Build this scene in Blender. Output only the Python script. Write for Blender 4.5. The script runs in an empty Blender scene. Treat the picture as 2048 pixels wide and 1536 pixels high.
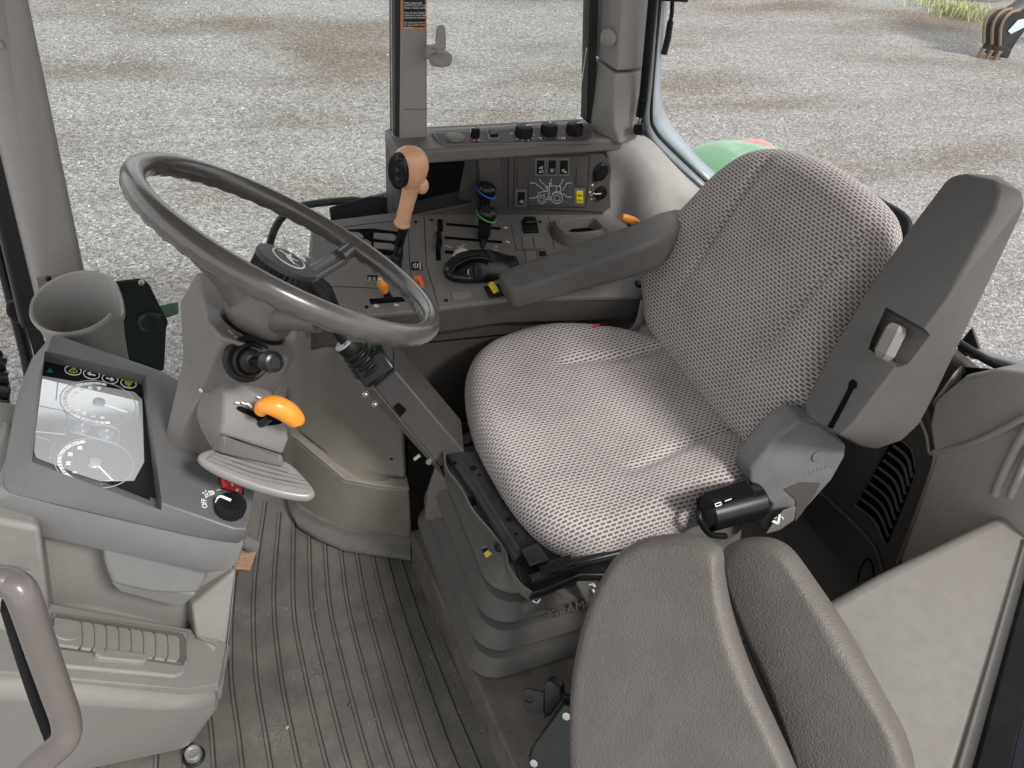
import bpy, bmesh, math, random
from mathutils import Vector, Matrix
random.seed(7)
sc=bpy.context.scene; COL=sc.collection
W_,H_=2048.,1536.; F=1538.; CX,CY=1024.,768.
# ---------------- camera frame (metres; x = rearward, y = to the far side, z = up; cab floor is z=0)
_y,_p,_r=map(math.radians,(25,40,7))
FW=Vector((math.sin(_y)*math.cos(_p),math.cos(_y)*math.cos(_p),-math.sin(_p)))
_R0=Vector((math.cos(_y),-math.sin(_y),0)); _U0=_R0.cross(FW)
RT=math.cos(_r)*_R0+math.sin(_r)*_U0; UP=-math.sin(_r)*_R0+math.cos(_r)*_U0
CAM=Vector((0,0,1.5))
def ray(px,py): return FW+RT*((px-CX)/F)-UP*((py-CY)/F)
def _on(px,py,ax,v):
    d=ray(px,py); return CAM+d*((v-CAM[ax])/d[ax])
def X(px,py,v): return _on(px,py,0,v)
def Y(px,py,v): return _on(px,py,1,v)
def Z(px,py,v): return _on(px,py,2,v)
def PL(px,py,pl):
    p0,n=pl; d=ray(px,py); return CAM+d*((p0-CAM).dot(n)/d.dot(n))
def plane(p,n): return (Vector(p),Vector(n).normalized())
def off(pl,d): return (pl[0]+pl[1]*d,pl[1])

# ---------------- materials
MATS={}
def nodemat(name):
    m=bpy.data.materials.new(name); m.use_nodes=True; nt=m.node_tree
    b=nt.nodes['Principled BSDF']; return m,nt,b
def N(nt,t,**k):
    n=nt.nodes.new(t)
    for a,v in k.items(): setattr(n,a,v)
    return n
def plastic(name,col,rough=.5,grain=900,bump=.12,dirt=.12,dirtcol=(.30,.27,.23),dscale=7,spec=.4,scratch=0,metal=0,coat=0,var=.035,bdist=.0012):
    if name in MATS: return MATS[name]
    m,nt,b=nodemat(name); L=nt.links.new
    tc=N(nt,'ShaderNodeTexCoord')
    n1=N(nt,'ShaderNodeTexNoise'); n1.inputs['Scale'].default_value=dscale; n1.inputs['Detail'].default_value=8; n1.inputs['Roughness'].default_value=.65
    L(tc.outputs['Object'],n1.inputs['Vector'])
    cr=N(nt,'ShaderNodeValToRGB'); cr.color_ramp.elements[0].position=.42; cr.color_ramp.elements[1].position=.85
    L(n1.outputs['Fac'],cr.inputs['Fac'])
    mul=N(nt,'ShaderNodeMath',operation='MULTIPLY'); mul.inputs[1].default_value=dirt; L(cr.outputs['Color'],mul.inputs[0])
    n2=N(nt,'ShaderNodeTexNoise'); n2.inputs['Scale'].default_value=dscale*9; n2.inputs['Detail'].default_value=5
    L(tc.outputs['Object'],n2.inputs['Vector'])
    mr=N(nt,'ShaderNodeMapRange'); mr.inputs['From Min'].default_value=.3; mr.inputs['From Max'].default_value=.7
    mr.inputs['To Min'].default_value=1-var; mr.inputs['To Max'].default_value=1+var; L(n2.outputs['Fac'],mr.inputs['Value'])
    hv=N(nt,'ShaderNodeVectorMath',operation='SCALE'); hv.inputs[0].default_value=col; L(mr.outputs[0],hv.inputs['Scale'])
    mx=N(nt,'ShaderNodeMix',data_type='RGBA'); L(mul.outputs[0],mx.inputs['Factor']); L(hv.outputs[0],mx.inputs['A']); mx.inputs['B'].default_value=(*dirtcol,1)
    last=mx.outputs['Result']
    if scratch:
        ms=N(nt,'ShaderNodeMapping'); ms.inputs['Scale'].default_value=(6,90,30); ms.inputs['Rotation'].default_value=(.3,.4,.5)
        L(tc.outputs['Object'],ms.inputs['Vector'])
        n4=N(nt,'ShaderNodeTexNoise'); n4.inputs['Scale'].default_value=3; n4.inputs['Detail'].default_value=9; n4.inputs['Roughness'].default_value=.8; L(ms.outputs[0],n4.inputs['Vector'])
        c4=N(nt,'ShaderNodeValToRGB'); c4.color_ramp.elements[0].position=.66; c4.color_ramp.elements[1].position=.74; L(n4.outputs['Fac'],c4.inputs['Fac'])
        m4=N(nt,'ShaderNodeMath',operation='MULTIPLY'); m4.inputs[1].default_value=scratch; L(c4.outputs['Color'],m4.inputs[0])
        mx2=N(nt,'ShaderNodeMix',data_type='RGBA'); L(m4.outputs[0],mx2.inputs['Factor']); L(last,mx2.inputs['A']); mx2.inputs['B'].default_value=(.45,.43,.4,1); last=mx2.outputs['Result']
    L(last,b.inputs['Base Color'])
    rr=N(nt,'ShaderNodeMapRange'); rr.inputs['To Min'].default_value=max(.02,rough-.09); rr.inputs['To Max'].default_value=min(1,rough+.12); L(n1.outputs['Fac'],rr.inputs['Value']); L(rr.outputs[0],b.inputs['Roughness'])
    b.inputs['Specular IOR Level'].default_value=spec; b.inputs['Metallic'].default_value=metal; b.inputs['Coat Weight'].default_value=coat; b.inputs['Coat Roughness'].default_value=.12
    if bump:
        n3=N(nt,'ShaderNodeTexNoise'); n3.inputs['Scale'].default_value=grain; n3.inputs['Detail'].default_value=2; L(tc.outputs['Object'],n3.inputs['Vector'])
        bp=N(nt,'ShaderNodeBump'); bp.inputs['Strength'].default_value=bump; bp.inputs['Distance'].default_value=bdist; L(n3.outputs['Fac'],bp.inputs['Height']); L(bp.outputs[0],b.inputs['Normal'])
    MATS[name]=m; return m
BEIGE=plastic('beige_trim_plastic',(.205,.197,.184),.55,grain=700,bump=.25,dirt=.18,dirtcol=(.30,.28,.24))
PILLAR=plastic('pillar_trim_plastic',(.31,.298,.283),.5,bump=.2,dirt=.1)
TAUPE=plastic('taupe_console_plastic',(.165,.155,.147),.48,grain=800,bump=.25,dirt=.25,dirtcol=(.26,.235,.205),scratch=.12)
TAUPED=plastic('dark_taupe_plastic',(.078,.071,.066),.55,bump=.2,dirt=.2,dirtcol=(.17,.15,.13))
POD=plastic('dash_pod_plastic',(.112,.110,.112),.38,bump=.15,dirt=.1,dirtcol=(.3,.28,.26))
PODL=plastic('dash_lower_grey_plastic',(.175,.175,.173),.5,bump=.15,dirt=.1)
PED=plastic('pedestal_plastic',(.155,.142,.120),.5,bump=.2,dirt=.45,dirtcol=(.25,.23,.195),dscale=9,scratch=.3)
ARM=plastic('armrest_vinyl',(.088,.084,.080),.5,grain=650,bump=.55,dirt=.25,dirtcol=(.19,.175,.155),spec=.5)
VINYL=plastic('grained_seat_vinyl',(.110,.096,.087),.50,grain=330,bump=.8,bdist=.0018,dirt=.55,dirtcol=(.17,.158,.143),dscale=13,scratch=.5,spec=.5,var=.05)
BELLOW=plastic('rubber_bellows',(.080,.075,.070),.55,bump=.1,dirt=.4,dirtcol=(.2,.19,.17),dscale=9)
BLACK=plastic('black_plastic',(.008,.008,.009),.42,bump=.15,dirt=.1,dirtcol=(.05,.047,.043),spec=.3)
BLACKG=plastic('gloss_black_plastic',(.006,.007,.008),.25,bump=.05,dirt=.06,dirtcol=(.05,.05,.045),spec=.4)
SEAL=plastic('black_rubber_seal',(.012,.013,.014),.5,bump=.1,dirt=.05,dirtcol=(.08,.075,.07))
HOLE=plastic('shade_and_mark_black',(.004,.004,.004),.9,bump=0,dirt=0,spec=.1)  # near-black; paints the shade inside slots and holes, also seams and print
STEEL=plastic('black_painted_steel',(.009,.011,.013),.35,bump=.05,dirt=.35,dirtcol=(.07,.06,.045),dscale=25,spec=.5)
ZINC=plastic('zinc_metal',(.55,.55,.53),.35,bump=.05,dirt=.2,metal=.9)
RIM=plastic('worn_wheel_rim',(.066,.060,.056),.24,grain=300,bump=.04,dirt=.5,dirtcol=(.14,.13,.12),dscale=14,spec=.8,coat=.35)
HUBM=plastic('matte_hub_rubber',(.095,.087,.08),.5,bump=.2,dirt=.8,dirtcol=(.19,.175,.16),dscale=14)
ORANGE=plastic('orange_plastic',(.80,.30,.03),.35,bump=.03,dirt=.1,dirtcol=(.6,.3,.1),spec=.5,coat=.3)
PEACH=plastic('faded_orange_grip',(.76,.42,.25),.32,bump=.03,dirt=.25,dirtcol=(.5,.25,.15),spec=.5,coat=.3)
YELLOW=plastic('yellow_plastic',(.75,.58,.02),.4,bump=.03,dirt=.1)
RED=plastic('red_switch_plastic',(.55,.02,.035),.35,bump=.03,dirt=.05)
REDORANGE=plastic('red_orange_switch',(.80,.16,.06),.4,bump=.03,dirt=.1)
PEDALM=plastic('tan_pedal_rubber',(.22,.12,.07),.6,bump=.3,dirt=.6,dirtcol=(.30,.22,.16),dscale=60)
WHITE=plastic('white_marking',(.85,.86,.86),.5,bump=0,dirt=.08,dirtcol=(.5,.5,.5),dscale=60,var=.04)
LBLUE=plastic('pale_blue_marking',(.60,.74,.85),.5,bump=0,dirt=0,var=.03)
BLUE=plastic('blue_ring_plastic',(.02,.13,.60),.35,bump=0,dirt=0)
GREENR=plastic('green_ring_plastic',(.10,.42,.16),.35,bump=0,dirt=0)
GREENL=plastic('dark_green_switch',(.01,.07,.035),.4,bump=0,dirt=0)
GREENP=plastic('green_paint_with_haze',(.12,.27,.14),.3,bump=0,dirt=.9,dirtcol=(.36,.55,.40),coat=.5)  # pale patches paint reflections and window haze into the green
REDL=plastic('hazed_red_lens',(.50,.13,.11),.3,bump=0,dirt=.5,dirtcol=(.6,.42,.38),coat=.5)  # paled red, with the window haze put into the lens colour
GREY=plastic('grey_blank_plastic',(.20,.185,.172),.5,bump=.15,dirt=.15)
BAND=plastic('grey_window_frame',(.19,.215,.23),.35,bump=.05,dirt=.5,dirtcol=(.22,.22,.2),dscale=18,spec=.6)
YEL2=plastic('yellow_machine_paint',(.62,.36,.02),.4,bump=.05,dirt=.3)
WOOD=plastic('weathered_wood',(.22,.20,.18),.8,bump=.2,dirt=.6,dirtcol=(.34,.32,.3),dscale=12)
BUCKETM=plastic('worn_bucket_paint',(.025,.025,.028),.4,bump=.1,dirt=.3,dirtcol=(.12,.10,.08),dscale=5)
RUST=plastic('worn_rusty_edge',(.22,.15,.10),.5,bump=.1,dirt=.5,dscale=20)
ROOFM=plastic('roof_liner',(.55,.53,.50),.8,bump=.1,dirt=0)
STRAPM=plastic('grey_webbing',(.30,.31,.31),.7,bump=.3,dirt=.1)
LABELB=plastic('black_label_film',(.010,.010,.012),.3,bump=0,dirt=0)
ORB=plastic('orange_label_border',(.75,.22,.02),.4,bump=0,dirt=0)
REDGLOW=plastic('dark_red_button_lens',(.25,.02,.008),.15,bump=0,dirt=0,coat=.6)
SCREENM=plastic('screen_dark',(.010,.012,.014),.3,bump=0,dirt=0)

def fabric():
    m,nt,b=nodemat('woven_seat_fabric'); L=nt.links.new
    uv=N(nt,'ShaderNodeUVMap'); uv.uv_map='UVMap'
    tc=N(nt,'ShaderNodeTexCoord')
    # slight wobble of the weave
    nz=N(nt,'ShaderNodeTexNoise'); nz.inputs['Scale'].default_value=60; L(uv.outputs[0],nz.inputs['Vector'])
    sb=N(nt,'ShaderNodeVectorMath',operation='SUBTRACT'); sb.inputs[1].default_value=(.5,.5,.5); L(nz.outputs['Color'],sb.inputs[0])
    s1=N(nt,'ShaderNodeVectorMath',operation='SCALE'); s1.inputs['Scale'].default_value=.0016; L(sb.outputs[0],s1.inputs[0])
    ad=N(nt,'ShaderNodeVectorMath',operation='ADD'); L(uv.outputs[0],ad.inputs[0]); L(s1.outputs[0],ad.inputs[1])
    br=N(nt,'ShaderNodeTexBrick'); br.offset=.5; br.squash=1
    br.inputs['Scale'].default_value=1; br.inputs['Brick Width'].default_value=.0124; br.inputs['Row Height'].default_value=.0069
    br.inputs['Mortar Size'].default_value=.0021; br.inputs['Mortar Smooth'].default_value=.35; br.inputs['Bias'].default_value=0
    br.inputs['Color1'].default_value=(.12,.10,.098,1); br.inputs['Color2'].default_value=(.17,.145,.14,1); br.inputs['Mortar'].default_value=(.535,.485,.47,1)
    L(ad.outputs[0],br.inputs['Vector'])
    wv=N(nt,'ShaderNodeTexWave'); wv.inputs['Scale'].default_value=260; wv.inputs['Distortion'].default_value=1.5; wv.inputs['Detail'].default_value=2; wv.bands_direction='DIAGONAL'
    L(ad.outputs[0],wv.inputs['Vector'])
    mr=N(nt,'ShaderNodeMapRange'); mr.inputs['To Min'].default_value=.80; mr.inputs['To Max'].default_value=1.12; L(wv.outputs['Fac'],mr.inputs['Value'])
    n1=N(nt,'ShaderNodeTexNoise'); n1.inputs['Scale'].default_value=6; n1.inputs['Detail'].default_value=5; L(tc.outputs['Object'],n1.inputs['Vector'])
    m2=N(nt,'ShaderNodeMapRange'); m2.inputs['From Min'].default_value=.35; m2.inputs['From Max'].default_value=.7; m2.inputs['To Min'].default_value=1.08; m2.inputs['To Max'].default_value=.80; L(n1.outputs['Fac'],m2.inputs['Value'])
    mm=N(nt,'ShaderNodeMath',operation='MULTIPLY'); L(mr.outputs[0],mm.inputs[0]); L(m2.outputs[0],mm.inputs[1])
    sc_=N(nt,'ShaderNodeVectorMath',operation='SCALE'); L(br.outputs['Color'],sc_.inputs[0]); L(mm.outputs[0],sc_.inputs['Scale'])
    L(sc_.outputs[0],b.inputs['Base Color']); b.inputs['Roughness'].default_value=.85; b.inputs['Specular IOR Level'].default_value=.2
    b.inputs['Sheen Weight'].default_value=.25; b.inputs['Sheen Roughness'].default_value=.5
    bp=N(nt,'ShaderNodeBump'); bp.inputs['Strength'].default_value=.8; bp.inputs['Distance'].default_value=.0016; bp.invert=True
    L(br.outputs['Fac'],bp.inputs['Height']); bp.invert=False
    b2=N(nt,'ShaderNodeBump'); b2.inputs['Strength'].default_value=.35; b2.inputs['Distance'].default_value=.0008; L(wv.outputs['Fac'],b2.inputs['Height']); L(bp.outputs[0],b2.inputs['Normal']); L(b2.outputs[0],b.inputs['Normal'])
    return m
FABRIC=fabric()

def matfloor():
    m,nt,b=nodemat('ribbed_rubber_mat'); L=nt.links.new
    tc=N(nt,'ShaderNodeTexCoord')
    n1=N(nt,'ShaderNodeTexNoise'); n1.inputs['Scale'].default_value=5; n1.inputs['Detail'].default_value=10; n1.inputs['Roughness'].default_value=.7; L(tc.outputs['Object'],n1.inputs['Vector'])
    c1=N(nt,'ShaderNodeValToRGB'); e=c1.color_ramp.elements; e[0].position=.35; e[0].color=(.062,.058,.052,1); e[1].position=.7; e[1].color=(.128,.119,.106,1); L(n1.outputs['Fac'],c1.inputs['Fac'])
    v=N(nt,'ShaderNodeTexVoronoi'); v.feature='DISTANCE_TO_EDGE'; v.inputs['Scale'].default_value=90
    n0=N(nt,'ShaderNodeTexNoise'); n0.inputs['Scale'].default_value=40; L(tc.outputs['Object'],n0.inputs['Vector'])
    mx0=N(nt,'ShaderNodeMix',data_type='VECTOR'); mx0.inputs['Factor'].default_value=.06; L(tc.outputs['Object'],mx0.inputs['A']); L(n0.outputs['Color'],mx0.inputs['B']); L(mx0.outputs['Result'],v.inputs['Vector'])
    c2=N(nt,'ShaderNodeValToRGB'); e=c2.color_ramp.elements; e[0].position=.0; e[0].color=(1,1,1,1); e[1].position=.12; e[1].color=(0,0,0,1); L(v.outputs['Distance'],c2.inputs['Fac'])
    n3=N(nt,'ShaderNodeTexNoise'); n3.inputs['Scale'].default_value=9; n3.inputs['Detail'].default_value=6; L(tc.outputs['Object'],n3.inputs['Vector'])
    c3=N(nt,'ShaderNodeValToRGB'); e=c3.color_ramp.elements; e[0].position=.52; e[1].position=.66; L(n3.outputs['Fac'],c3.inputs['Fac'])
    mu=N(nt,'ShaderNodeMath',operation='MULTIPLY'); L(c2.outputs['Color'],mu.inputs[0]); L(c3.outputs['Color'],mu.inputs[1])
    mu2=N(nt,'ShaderNodeMath',operation='MULTIPLY'); mu2.inputs[1].default_value=.22; L(mu.outputs[0],mu2.inputs[0])
    mx=N(nt,'ShaderNodeMix',data_type='RGBA'); L(mu2.outputs[0],mx.inputs['Factor']); L(c1.outputs['Color'],mx.inputs['A']); mx.inputs['B'].default_value=(.34,.32,.29,1)
    L(mx.outputs['Result'],b.inputs['Base Color'])
    r=N(nt,'ShaderNodeMapRange'); r.inputs['To Min'].default_value=.35; r.inputs['To Max'].default_value=.7; L(n3.outputs['Fac'],r.inputs['Value']); L(r.outputs[0],b.inputs['Roughness'])
    n4=N(nt,'ShaderNodeTexNoise'); n4.inputs['Scale'].default_value=120; n4.inputs['Detail'].default_value=6; L(tc.outputs['Object'],n4.inputs['Vector'])
    bp=N(nt,'ShaderNodeBump'); bp.inputs['Strength'].default_value=.3; bp.inputs['Distance'].default_value=.002; L(n4.outputs['Fac'],bp.inputs['Height']); L(bp.outputs[0],b.inputs['Normal'])
    return m
MATM=matfloor()

def gravelmat():
    m,nt,b=nodemat('gravel_yard'); L=nt.links.new
    tc=N(nt,'ShaderNodeTexCoord'); V=tc.outputs['Object']
    v1=N(nt,'ShaderNodeTexVoronoi'); v1.inputs['Scale'].default_value=55; L(V,v1.inputs['Vector'])
    v2=N(nt,'ShaderNodeTexVoronoi'); v2.inputs['Scale'].default_value=120; L(V,v2.inputs['Vector'])
    bw=N(nt,'ShaderNodeSeparateColor'); L(v1.outputs['Color'],bw.inputs[0])
    bw2=N(nt,'ShaderNodeSeparateColor'); L(v2.outputs['Color'],bw2.inputs[0])
    cr=N(nt,'ShaderNodeValToRGB'); e=cr.color_ramp.elements
    e[0].position=0; e[0].color=(.20,.19,.178,1); e[1].position=1; e[1].color=(.95,.93,.90,1)
    a=e.new(.45); a.color=(.47,.46,.45,1); a=e.new(.8); a.color=(.62,.61,.60,1)
    L(bw.outputs[0],cr.inputs['Fac'])
    cr2=N(nt,'ShaderNodeValToRGB'); e=cr2.color_ramp.elements
    e[0].position=0; e[0].color=(.22,.21,.195,1); e[1].position=1; e[1].color=(.85,.83,.80,1); a=e.new(.6); a.color=(.42,.41,.40,1)
    L(bw2.outputs[0],cr2.inputs['Fac'])
    mx=N(nt,'ShaderNodeMix',data_type='RGBA'); mx.inputs['Factor'].default_value=.35; L(cr.outputs['Color'],mx.inputs['A']); L(cr2.outputs['Color'],mx.inputs['B'])
    # brown bare-earth patches, stretched along the wheel tracks
    mp=N(nt,'ShaderNodeMapping'); mp.inputs['Rotation'].default_value=(0,0,.35); mp.inputs['Scale'].default_value=(.45,1.5,1); L(V,mp.inputs['Vector'])
    n1=N(nt,'ShaderNodeTexNoise'); n1.inputs['Scale'].default_value=.9; n1.inputs['Detail'].default_value=8; n1.inputs['Roughness'].default_value=.62; n1.inputs['Distortion'].default_value=.4; L(mp.outputs[0],n1.inputs['Vector'])
    c3=N(nt,'ShaderNodeValToRGB'); e=c3.color_ramp.elements; e[0].position=.40; e[1].position=.72; L(n1.outputs['Fac'],c3.inputs['Fac'])
    m3a=N(nt,'ShaderNodeMath',operation='MULTIPLY'); m3a.inputs[1].default_value=.35; L(c3.outputs['Color'],m3a.inputs[0]); at=N(nt,'ShaderNodeAttribute'); at.attribute_name='track'; m3=N(nt,'ShaderNodeMath',operation='ADD'); m3.use_clamp=True; L(m3a.outputs[0],m3.inputs[0]); L(at.outputs['Fac'],m3.inputs[1])
    dirt=N(nt,'ShaderNodeMix',data_type='RGBA',blend_type='MULTIPLY'); dirt.inputs['Factor'].default_value=1; L(mx.outputs['Result'],dirt.inputs['A']); dirt.inputs['B'].default_value=(.60,.51,.42,1)
    mx2=N(nt,'ShaderNodeMix',data_type='RGBA'); L(m3.outputs[0],mx2.inputs['Factor']); L(mx.outputs['Result'],mx2.inputs['A']); L(dirt.outputs['Result'],mx2.inputs['B'])
    # damp dark streaks
    mp2=N(nt,'ShaderNodeMapping'); mp2.inputs['Rotation'].default_value=(0,0,.2); mp2.inputs['Scale'].default_value=(.5,3,1); L(V,mp2.inputs['Vector'])
    n5=N(nt,'ShaderNodeTexNoise'); n5.inputs['Scale'].default_value=1.3; n5.inputs['Detail'].default_value=9; n5.inputs['Roughness'].default_value=.7; L(mp2.outputs[0],n5.inputs['Vector'])
    c5=N(nt,'ShaderNodeValToRGB'); e=c5.color_ramp.elements; e[0].position=.52; e[1].position=.80; L(n5.outputs['Fac'],c5.inputs['Fac'])
    m5=N(nt,'ShaderNodeMath',operation='MULTIPLY'); m5.inputs[1].default_value=.42; L(c5.outputs['Color'],m5.inputs[0])
    mx3=N(nt,'ShaderNodeMix',data_type='RGBA'); L(m5.outputs[0],mx3.inputs['Factor']); L(mx2.outputs['Result'],mx3.inputs['A']); mx3.inputs['B'].default_value=(.17,.155,.14,1)
    L(mx3.outputs['Result'],b.inputs['Base Color']); b.inputs['Roughness'].default_value=.75
    ad=N(nt,'ShaderNodeMath',operation='ADD'); L(v1.outputs['Distance'],ad.inputs[0]); L(v2.outputs['Distance'],ad.inputs[1])
    bp=N(nt,'ShaderNodeBump'); bp.invert=True; bp.inputs['Strength'].default_value=1; bp.inputs['Distance'].default_value=.02; L(ad.outputs[0],bp.inputs['Height'])
    b6=N(nt,'ShaderNodeBump'); b6.invert=True; b6.inputs['Strength'].default_value=.8; b6.inputs['Distance'].default_value=.10; L(n5.outputs['Fac'],b6.inputs['Height']); L(bp.outputs[0],b6.inputs['Normal']); L(b6.outputs[0],b.inputs['Normal'])
    return m
GRAVEL=gravelmat()
def glassmat(name,tint,refl,dust=0):
    m=bpy.data.materials.new(name); m.use_nodes=True; nt=m.node_tree; nt.nodes.clear(); L=nt.links.new
    o=N(nt,'ShaderNodeOutputMaterial'); t=N(nt,'ShaderNodeBsdfTransparent'); t.inputs[0].default_value=(*tint,1)
    g=N(nt,'ShaderNodeBsdfGlossy'); g.inputs['Roughness'].default_value=.01
    mx=N(nt,'ShaderNodeMixShader'); fr=N(nt,'ShaderNodeFresnel'); fr.inputs[0].default_value=1.45
    mu=N(nt,'ShaderNodeMath',operation='MULTIPLY'); mu.inputs[1].default_value=refl; L(fr.outputs[0],mu.inputs[0])
    L(mu.outputs[0],mx.inputs[0]); L(t.outputs[0],mx.inputs[1]); L(g.outputs[0],mx.inputs[2]); last=mx.outputs[0]
    if dust:
        d=N(nt,'ShaderNodeBsdfDiffuse'); d.inputs[0].default_value=(.7,.75,.78,1); m2=N(nt,'ShaderNodeMixShader')
        tc=N(nt,'ShaderNodeTexCoord'); nz=N(nt,'ShaderNodeTexNoise'); nz.inputs['Scale'].default_value=7; nz.inputs['Detail'].default_value=6; L(tc.outputs['Object'],nz.inputs['Vector'])
        mm=N(nt,'ShaderNodeMath',operation='MULTIPLY'); mm.inputs[1].default_value=dust; L(nz.outputs['Fac'],mm.inputs[0]); L(mm.outputs[0],m2.inputs[0]); L(last,m2.inputs[1]); L(d.outputs[0],m2.inputs[2]); last=m2.outputs[0]
    L(last,o.inputs[0]); return m
GLASS=glassmat('window_glass',(.97,.985,.98),.9,.025)
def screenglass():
    m=bpy.data.materials.new('glare_screen_glass'); m.use_nodes=True; nt=m.node_tree; b=nt.nodes['Principled BSDF']
    b.inputs['Base Color'].default_value=(.93,.94,.96,1); b.inputs['Metallic'].default_value=.72; b.inputs['Roughness'].default_value=.05  # near-white, partly diffuse base paints the sky glare into the display
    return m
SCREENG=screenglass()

# ---------------- object helpers
def tag(o,label=None,cat=None,group=None,kind=None):
    if label: o['label']=label
    if cat: o['category']=cat
    if group: o['group']=group
    if kind: o['kind']=kind
    return o
def thing(name,label,cat,loc,group=None):
    o=bpy.data.objects.new(name,None); o.empty_display_size=.02; COL.objects.link(o); o.location=Vector(loc)
    return tag(o,label,cat,group)
def rootloc(o):
    v=Vector((0,0,0))
    while o is not None: v+=o.location+ (o.matrix_parent_inverse.translation if o.parent else Vector((0,0,0))); o=o.parent
    return v
def link(o,parent):
    COL.objects.link(o)
    if parent is not None:
        o.parent=parent; o.matrix_parent_inverse=Matrix.Translation(-rootloc(parent))
    return o
def fromdata(name,me,mat,parent=None,bevel=0,seg=3,sub=0,smooth=True,angle=40):
    if mat is not None: me.materials.append(mat)
    o=bpy.data.objects.new(name,me); link(o,parent)
    if smooth:
        for p in me.polygons: p.use_smooth=True
        try: me.set_sharp_from_angle(angle=math.radians(angle))
        except Exception: pass
    if bevel:
        b=o.modifiers.new('b','BEVEL'); b.width=bevel; b.segments=seg; b.limit_method='ANGLE'; b.angle_limit=math.radians(25); b.harden_normals=False
    if sub:
        s=o.modifiers.new('s','SUBSURF'); s.levels=sub; s.render_levels=sub
    return o
def mesh(name,verts,faces,mat,parent=None,**k):
    me=bpy.data.meshes.new(name); me.from_pydata([tuple(v) for v in verts],[],faces); 
    bm=bmesh.new(); bm.from_mesh(me); bmesh.ops.remove_doubles(bm,verts=bm.verts,dist=1e-6); bmesh.ops.recalc_face_normals(bm,faces=bm.faces); bm.to_mesh(me); bm.free(); me.update()
    return fromdata(name,me,mat,parent,**k)
def hull(name,pts,mat,parent=None,**k):
    bm=bmesh.new(); vs=[bm.verts.new(p) for p in pts]
    r=bmesh.ops.convex_hull(bm,input=vs)
    bmesh.ops.delete(bm,geom=list(set(r['geom_interior']+r['geom_unused'])) ,context='VERTS') if (r['geom_interior'] or r['geom_unused']) else None
    bmesh.ops.dissolve_limit(bm,angle_limit=math.radians(3),verts=bm.verts,edges=bm.edges)
    bmesh.ops.recalc_face_normals(bm,faces=bm.faces)
    me=bpy.data.meshes.new(name); bm.to_mesh(me); bm.free()
    k.setdefault('bevel',.003)
    return fromdata(name,me,mat,parent,**k)
def prism(name,loop,vec,mat,parent=None,**k):
    n=len(loop); vec=Vector(vec); v=[Vector(p) for p in loop]+[Vector(p)+vec for p in loop]
    f=[tuple(range(n)),tuple(range(2*n-1,n-1,-1))]+[(i,(i+1)%n,n+(i+1)%n,n+i) for i in range(n)]
    k.setdefault('bevel',.0015)
    return mesh(name,v,f,mat,parent,**k)
def chip(name,px,pl,h,mat,parent=None,depth=.003,bevel=.0008,shrink=None):
    """a flat raised piece on a plane; px = outline points"""
    loop=[PL(a,b,pl)-pl[1]*depth for a,b in px]
    return prism(name,loop,pl[1]*(h+depth),mat,parent,bevel=min(bevel,(h+depth)*.45))
def catmull(pts,sub=8,closed=False):
    P=[Vector(p) for p in pts]; n=len(P); out=[]
    for i in range(n if closed else n-1):
        p0=P[(i-1)%n] if closed or i>0 else P[0]*2-P[1]; p1=P[i]; p2=P[(i+1)%n]
        p3=P[(i+2)%n] if closed or i+2<n else P[-1]*2-P[-2]
        for k in range(sub):
            t=k/sub; out.append(.5*((2*p1)+(p2-p0)*t+(2*p0-5*p1+4*p2-p3)*t*t+(3*p1-p0-3*p2+p3)*t**3))
    if not closed: out.append(P[-1])
    return out
def tubegeo(pts,rad,n=12,closed=False,flat=None,rot=0):
    P=[Vector(p) for p in pts]; m=len(P); vs=[];fs=[]
    up=None; 
    for i,p in enumerate(P):
        t=(P[(i+1)%m]-P[i-1]) if closed or 0<i<m-1 else (P[1]-P[0] if i==0 else P[-1]-P[-2]); t.normalize()
        if up is None:
            up=t.orthogonal().normalized() if flat is None else (Vector(flat)-t*Vector(flat).dot(t)).normalized()
        else: up=(up-t*up.dot(t)).normalized() if flat is None else (Vector(flat)-t*Vector(flat).dot(t)).normalized()
        s=t.cross(up); r=rad[i] if isinstance(rad,(list,tuple)) and not isinstance(rad[0],tuple) and len(rad)==m else rad
        ru,rs=(r if isinstance(r,tuple) else (r,r))
        for k in range(n):
            a=2*math.pi*k/n+rot; ca,sa=math.cos(a),math.sin(a)
            if flat is not None and isinstance(rad,tuple):  # rounded rectangle
                e=.45; ca=math.copysign(abs(ca)**e,ca); sa=math.copysign(abs(sa)**e,sa)
            vs.append(p+up*ca*ru+s*sa*rs)
    for i in range(m if closed else m-1):
        for k in range(n):
            a=i*n+k; b=i*n+(k+1)%n; c=((i+1)%m)*n+(k+1)%n; d=((i+1)%m)*n+k; fs.append((a,b,c,d))
    if not closed: fs.append(tuple(range(n-1,-1,-1))); fs.append(tuple((m-1)*n+k for k in range(n)))
    return vs,fs
def tube(name,pts,rad,mat,parent=None,n=12,closed=False,flat=None,bevel=0,smoothpts=0,**k):
    if smoothpts:
        if isinstance(rad,list):
            rr=[]
            m=len(pts)
            for i in range(m-1):
                for q in range(smoothpts):
                    t=q/smoothpts; rr.append(rad[i]*(1-t)+rad[i+1]*t)
            rr.append(rad[-1]); rad=rr
        pts=catmull(pts,smoothpts,closed)
    v,f=tubegeo(pts,rad,n,closed,flat); return mesh(name,v,f,mat,parent,bevel=bevel,**k)
def frame(n,xd=None):
    n=Vector(n).normalized()
    x=Vector(xd) if xd is not None else n.orthogonal(); x=(x-n*x.dot(n)).normalized(); return x,n.cross(x),n
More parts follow.
